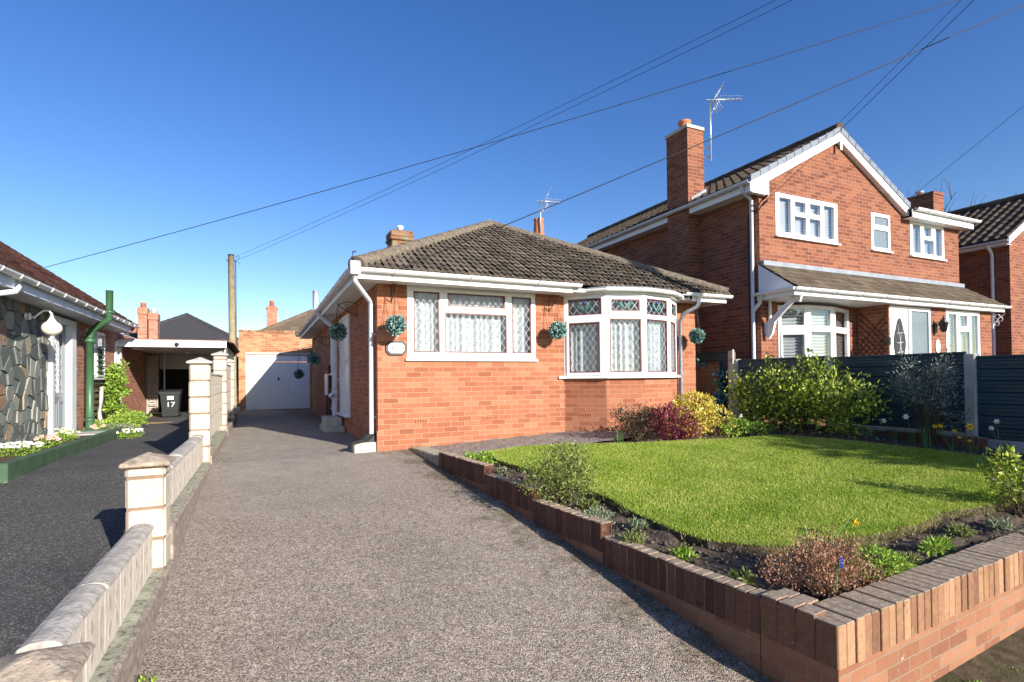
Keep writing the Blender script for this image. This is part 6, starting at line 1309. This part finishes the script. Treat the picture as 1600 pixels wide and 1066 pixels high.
bulb('leek_plant', 'tuft of strap leaves in front of the bronze shrub', 4.55, 6.18, 12, .25, [], 'p_yel', 8)
bulb('grape_hyacinth', 'single blue flower spike in the bronze heather', 2.94, 1.99, 4, .16, [(2.92, 1.93, .56, .014, (0, -.6, .8)), (2.92, 1.93, .575, .012, (0, -.6, .8)), (2.92, 1.93, .545, .013, (.3, -.6, .6)), (2.92, 1.93, .53, .012, (-.3, -.6, .5))], 'p_blue', 9, .006)
# left house plants
zl = lambda x, y: .72
def posy(name, label, x, y, z, rx, ry, mat, pet, n, seed, r=.022, nf=26, lf=.03):
    t = thing(name, label, 'flowers', (x, y, z)); leaves('foliage', mat, t, [(x, y, z+.04, rx, ry, .09)], n, lf, lf*.5, seed, shell=.3, up=.6); g = random.Random(seed); b = MB()
    for i in range(nf):
        a, q = g.uniform(0, 6.28), g.random()**.5; flower_head(b, (x+rx*q*math.cos(a), y+ry*q*math.sin(a), z+.10+.04*(1-q)+g.uniform(0, .03)), (g.uniform(-.2, .5), -.6, .8), r, r > .03)
        if nf <= 14: b.build('flower', pet, t); b = MB()
    if b.v: b.build('flower', pet, t)
posy('alyssum', 'white flowered cushion at the near end of the green raised bed', -2.75, 8.55, .72, .28, .30, 'lf_mound', 'p_white', 700, 1, .022, 60)
posy('pink_primrose', 'pink primroses in the raised bed below the stones', -2.68, 9.45, .72, .14, .22, 'lf_climb', 'p_pink', 260, 2, .045, 8, .05)
posy('yellow_saxifrage', 'lime green cushion in the raised bed left of the step', -2.72, 10.35, .72, .16, .36, 'lf_mound', 'p_cream', 600, 3, .018, 40)
posy('lime_cushion', 'lime green cushion directly under the door frame', -2.95, 11.0, .72, .12, .25, 'lf_mound', 'p_cream', 300, 4, .018, 14)
posy('pale_primrose', 'pale pink primrose at the foot of the green pipe', -2.75, 12.3, .66, .12, .15, 'lf_climb', 'p_pink', 200, 5, .05, 4, .06)
posy('verge_cushion', 'lime cushion with white flowers spilling onto the tarmac', -2.18, 11.75, .60, .22, .42, 'lf_mound', 'p_white', 800, 6, .020, 50)
posy('corner_cushion', 'grey-green cushion on the tarmac at the left edge', -2.62, 7.0, .56, .24, .24, 'lf_silv', 'p_white', 700, 7, .014, 20)
shrub('ground_cover', 'spreading green ground cover below the climbing plant', 'plant', (-2.75, 14.3, .6), [(-2.75, 13.3, .70, .35, .5, .16), (-2.70, 14.2, .74, .36, .6, .18), (-2.75, 15.0, .74, .34, .5, .17)], 'lf_climb', 2600, .06, .035, 71, 10, shell=.5, up=.6)
shrub('silver_ground_cover', 'pale silvery ground cover right of the green pipe', 'plant', (-2.5, 12.9, .6), [(-2.55, 12.95, .66, .30, .42, .12)], 'lf_silv', 900, .05, .02, 72, 6, shell=.4, up=.6)
cb = []; gg = random.Random(9)
for i in range(26): 
    z = gg.uniform(.85, 1.95); cb.append((-2.98+gg.uniform(-.06, .12), 14.75+gg.uniform(-.38, .40)*(1 if z < 1.75 else .6), z, .13, .15, .13))
shrub('climbing_plant', 'bright green climber trained up the brick wall of the left house', 'climber', (-3.05, 14.75, .6), cb, 'lf_climb', 2200, .075, .05, 73, 26, .008, shell=.3, lump=.3, up=.1)
t = thing('wall_trellis', 'dark green ladder trellis on the brick wall beside the climber', 'trellis', (-3.14, 14.2, 1))
b = MB()
for y in (13.75, 14.42): b.box(-3.19, y, .85, -3.155, y+.03, 1.62)
for i in range(6): b.box(-3.155, 13.68, .92+.13*i, -3.13, 14.50, .955+.13*i)
for y in (14.05, 14.42): b.box(-3.19, y, 1.66, -3.155, y+.025, 2.32)
for i in range(6): b.box(-3.155, 14.0, 1.70+.12*i, -3.13, 14.52, 1.735+.12*i)
b.build('slats', 'greenmat', t); b = MB(); b.tube([(-3.1, 14.05, .65), (-3.12, 14.0, .95), (-3.1, 14.1, 1.25), (-3.12, 14.2, 1.5)], .04, 7); b.build('old_stem', 'conc', t)
# weeds along the drive edges
for i, (x, y, lab) in enumerate(((-.50, 3.05, 'small weed at the foot of the block wall kerb'), (3.55, 1.60, 'small weed on the verge below the street wall'), (4.0, 1.62, 'second small weed farther along the verge'), (3.1, 1.5, 'low weed on the verge near the brick corner'))):
    z = gz(y) if x < 2 else -.10-.05*min(x-2.5, 1.6)
    shrub('weed', lab, 'weed', (x, y, z), [(x, y, z+.015, .05, .06, .02)], 'lf_mound', 60, .025, .01, 80+i, 3, .002, shell=.2, up=.5)
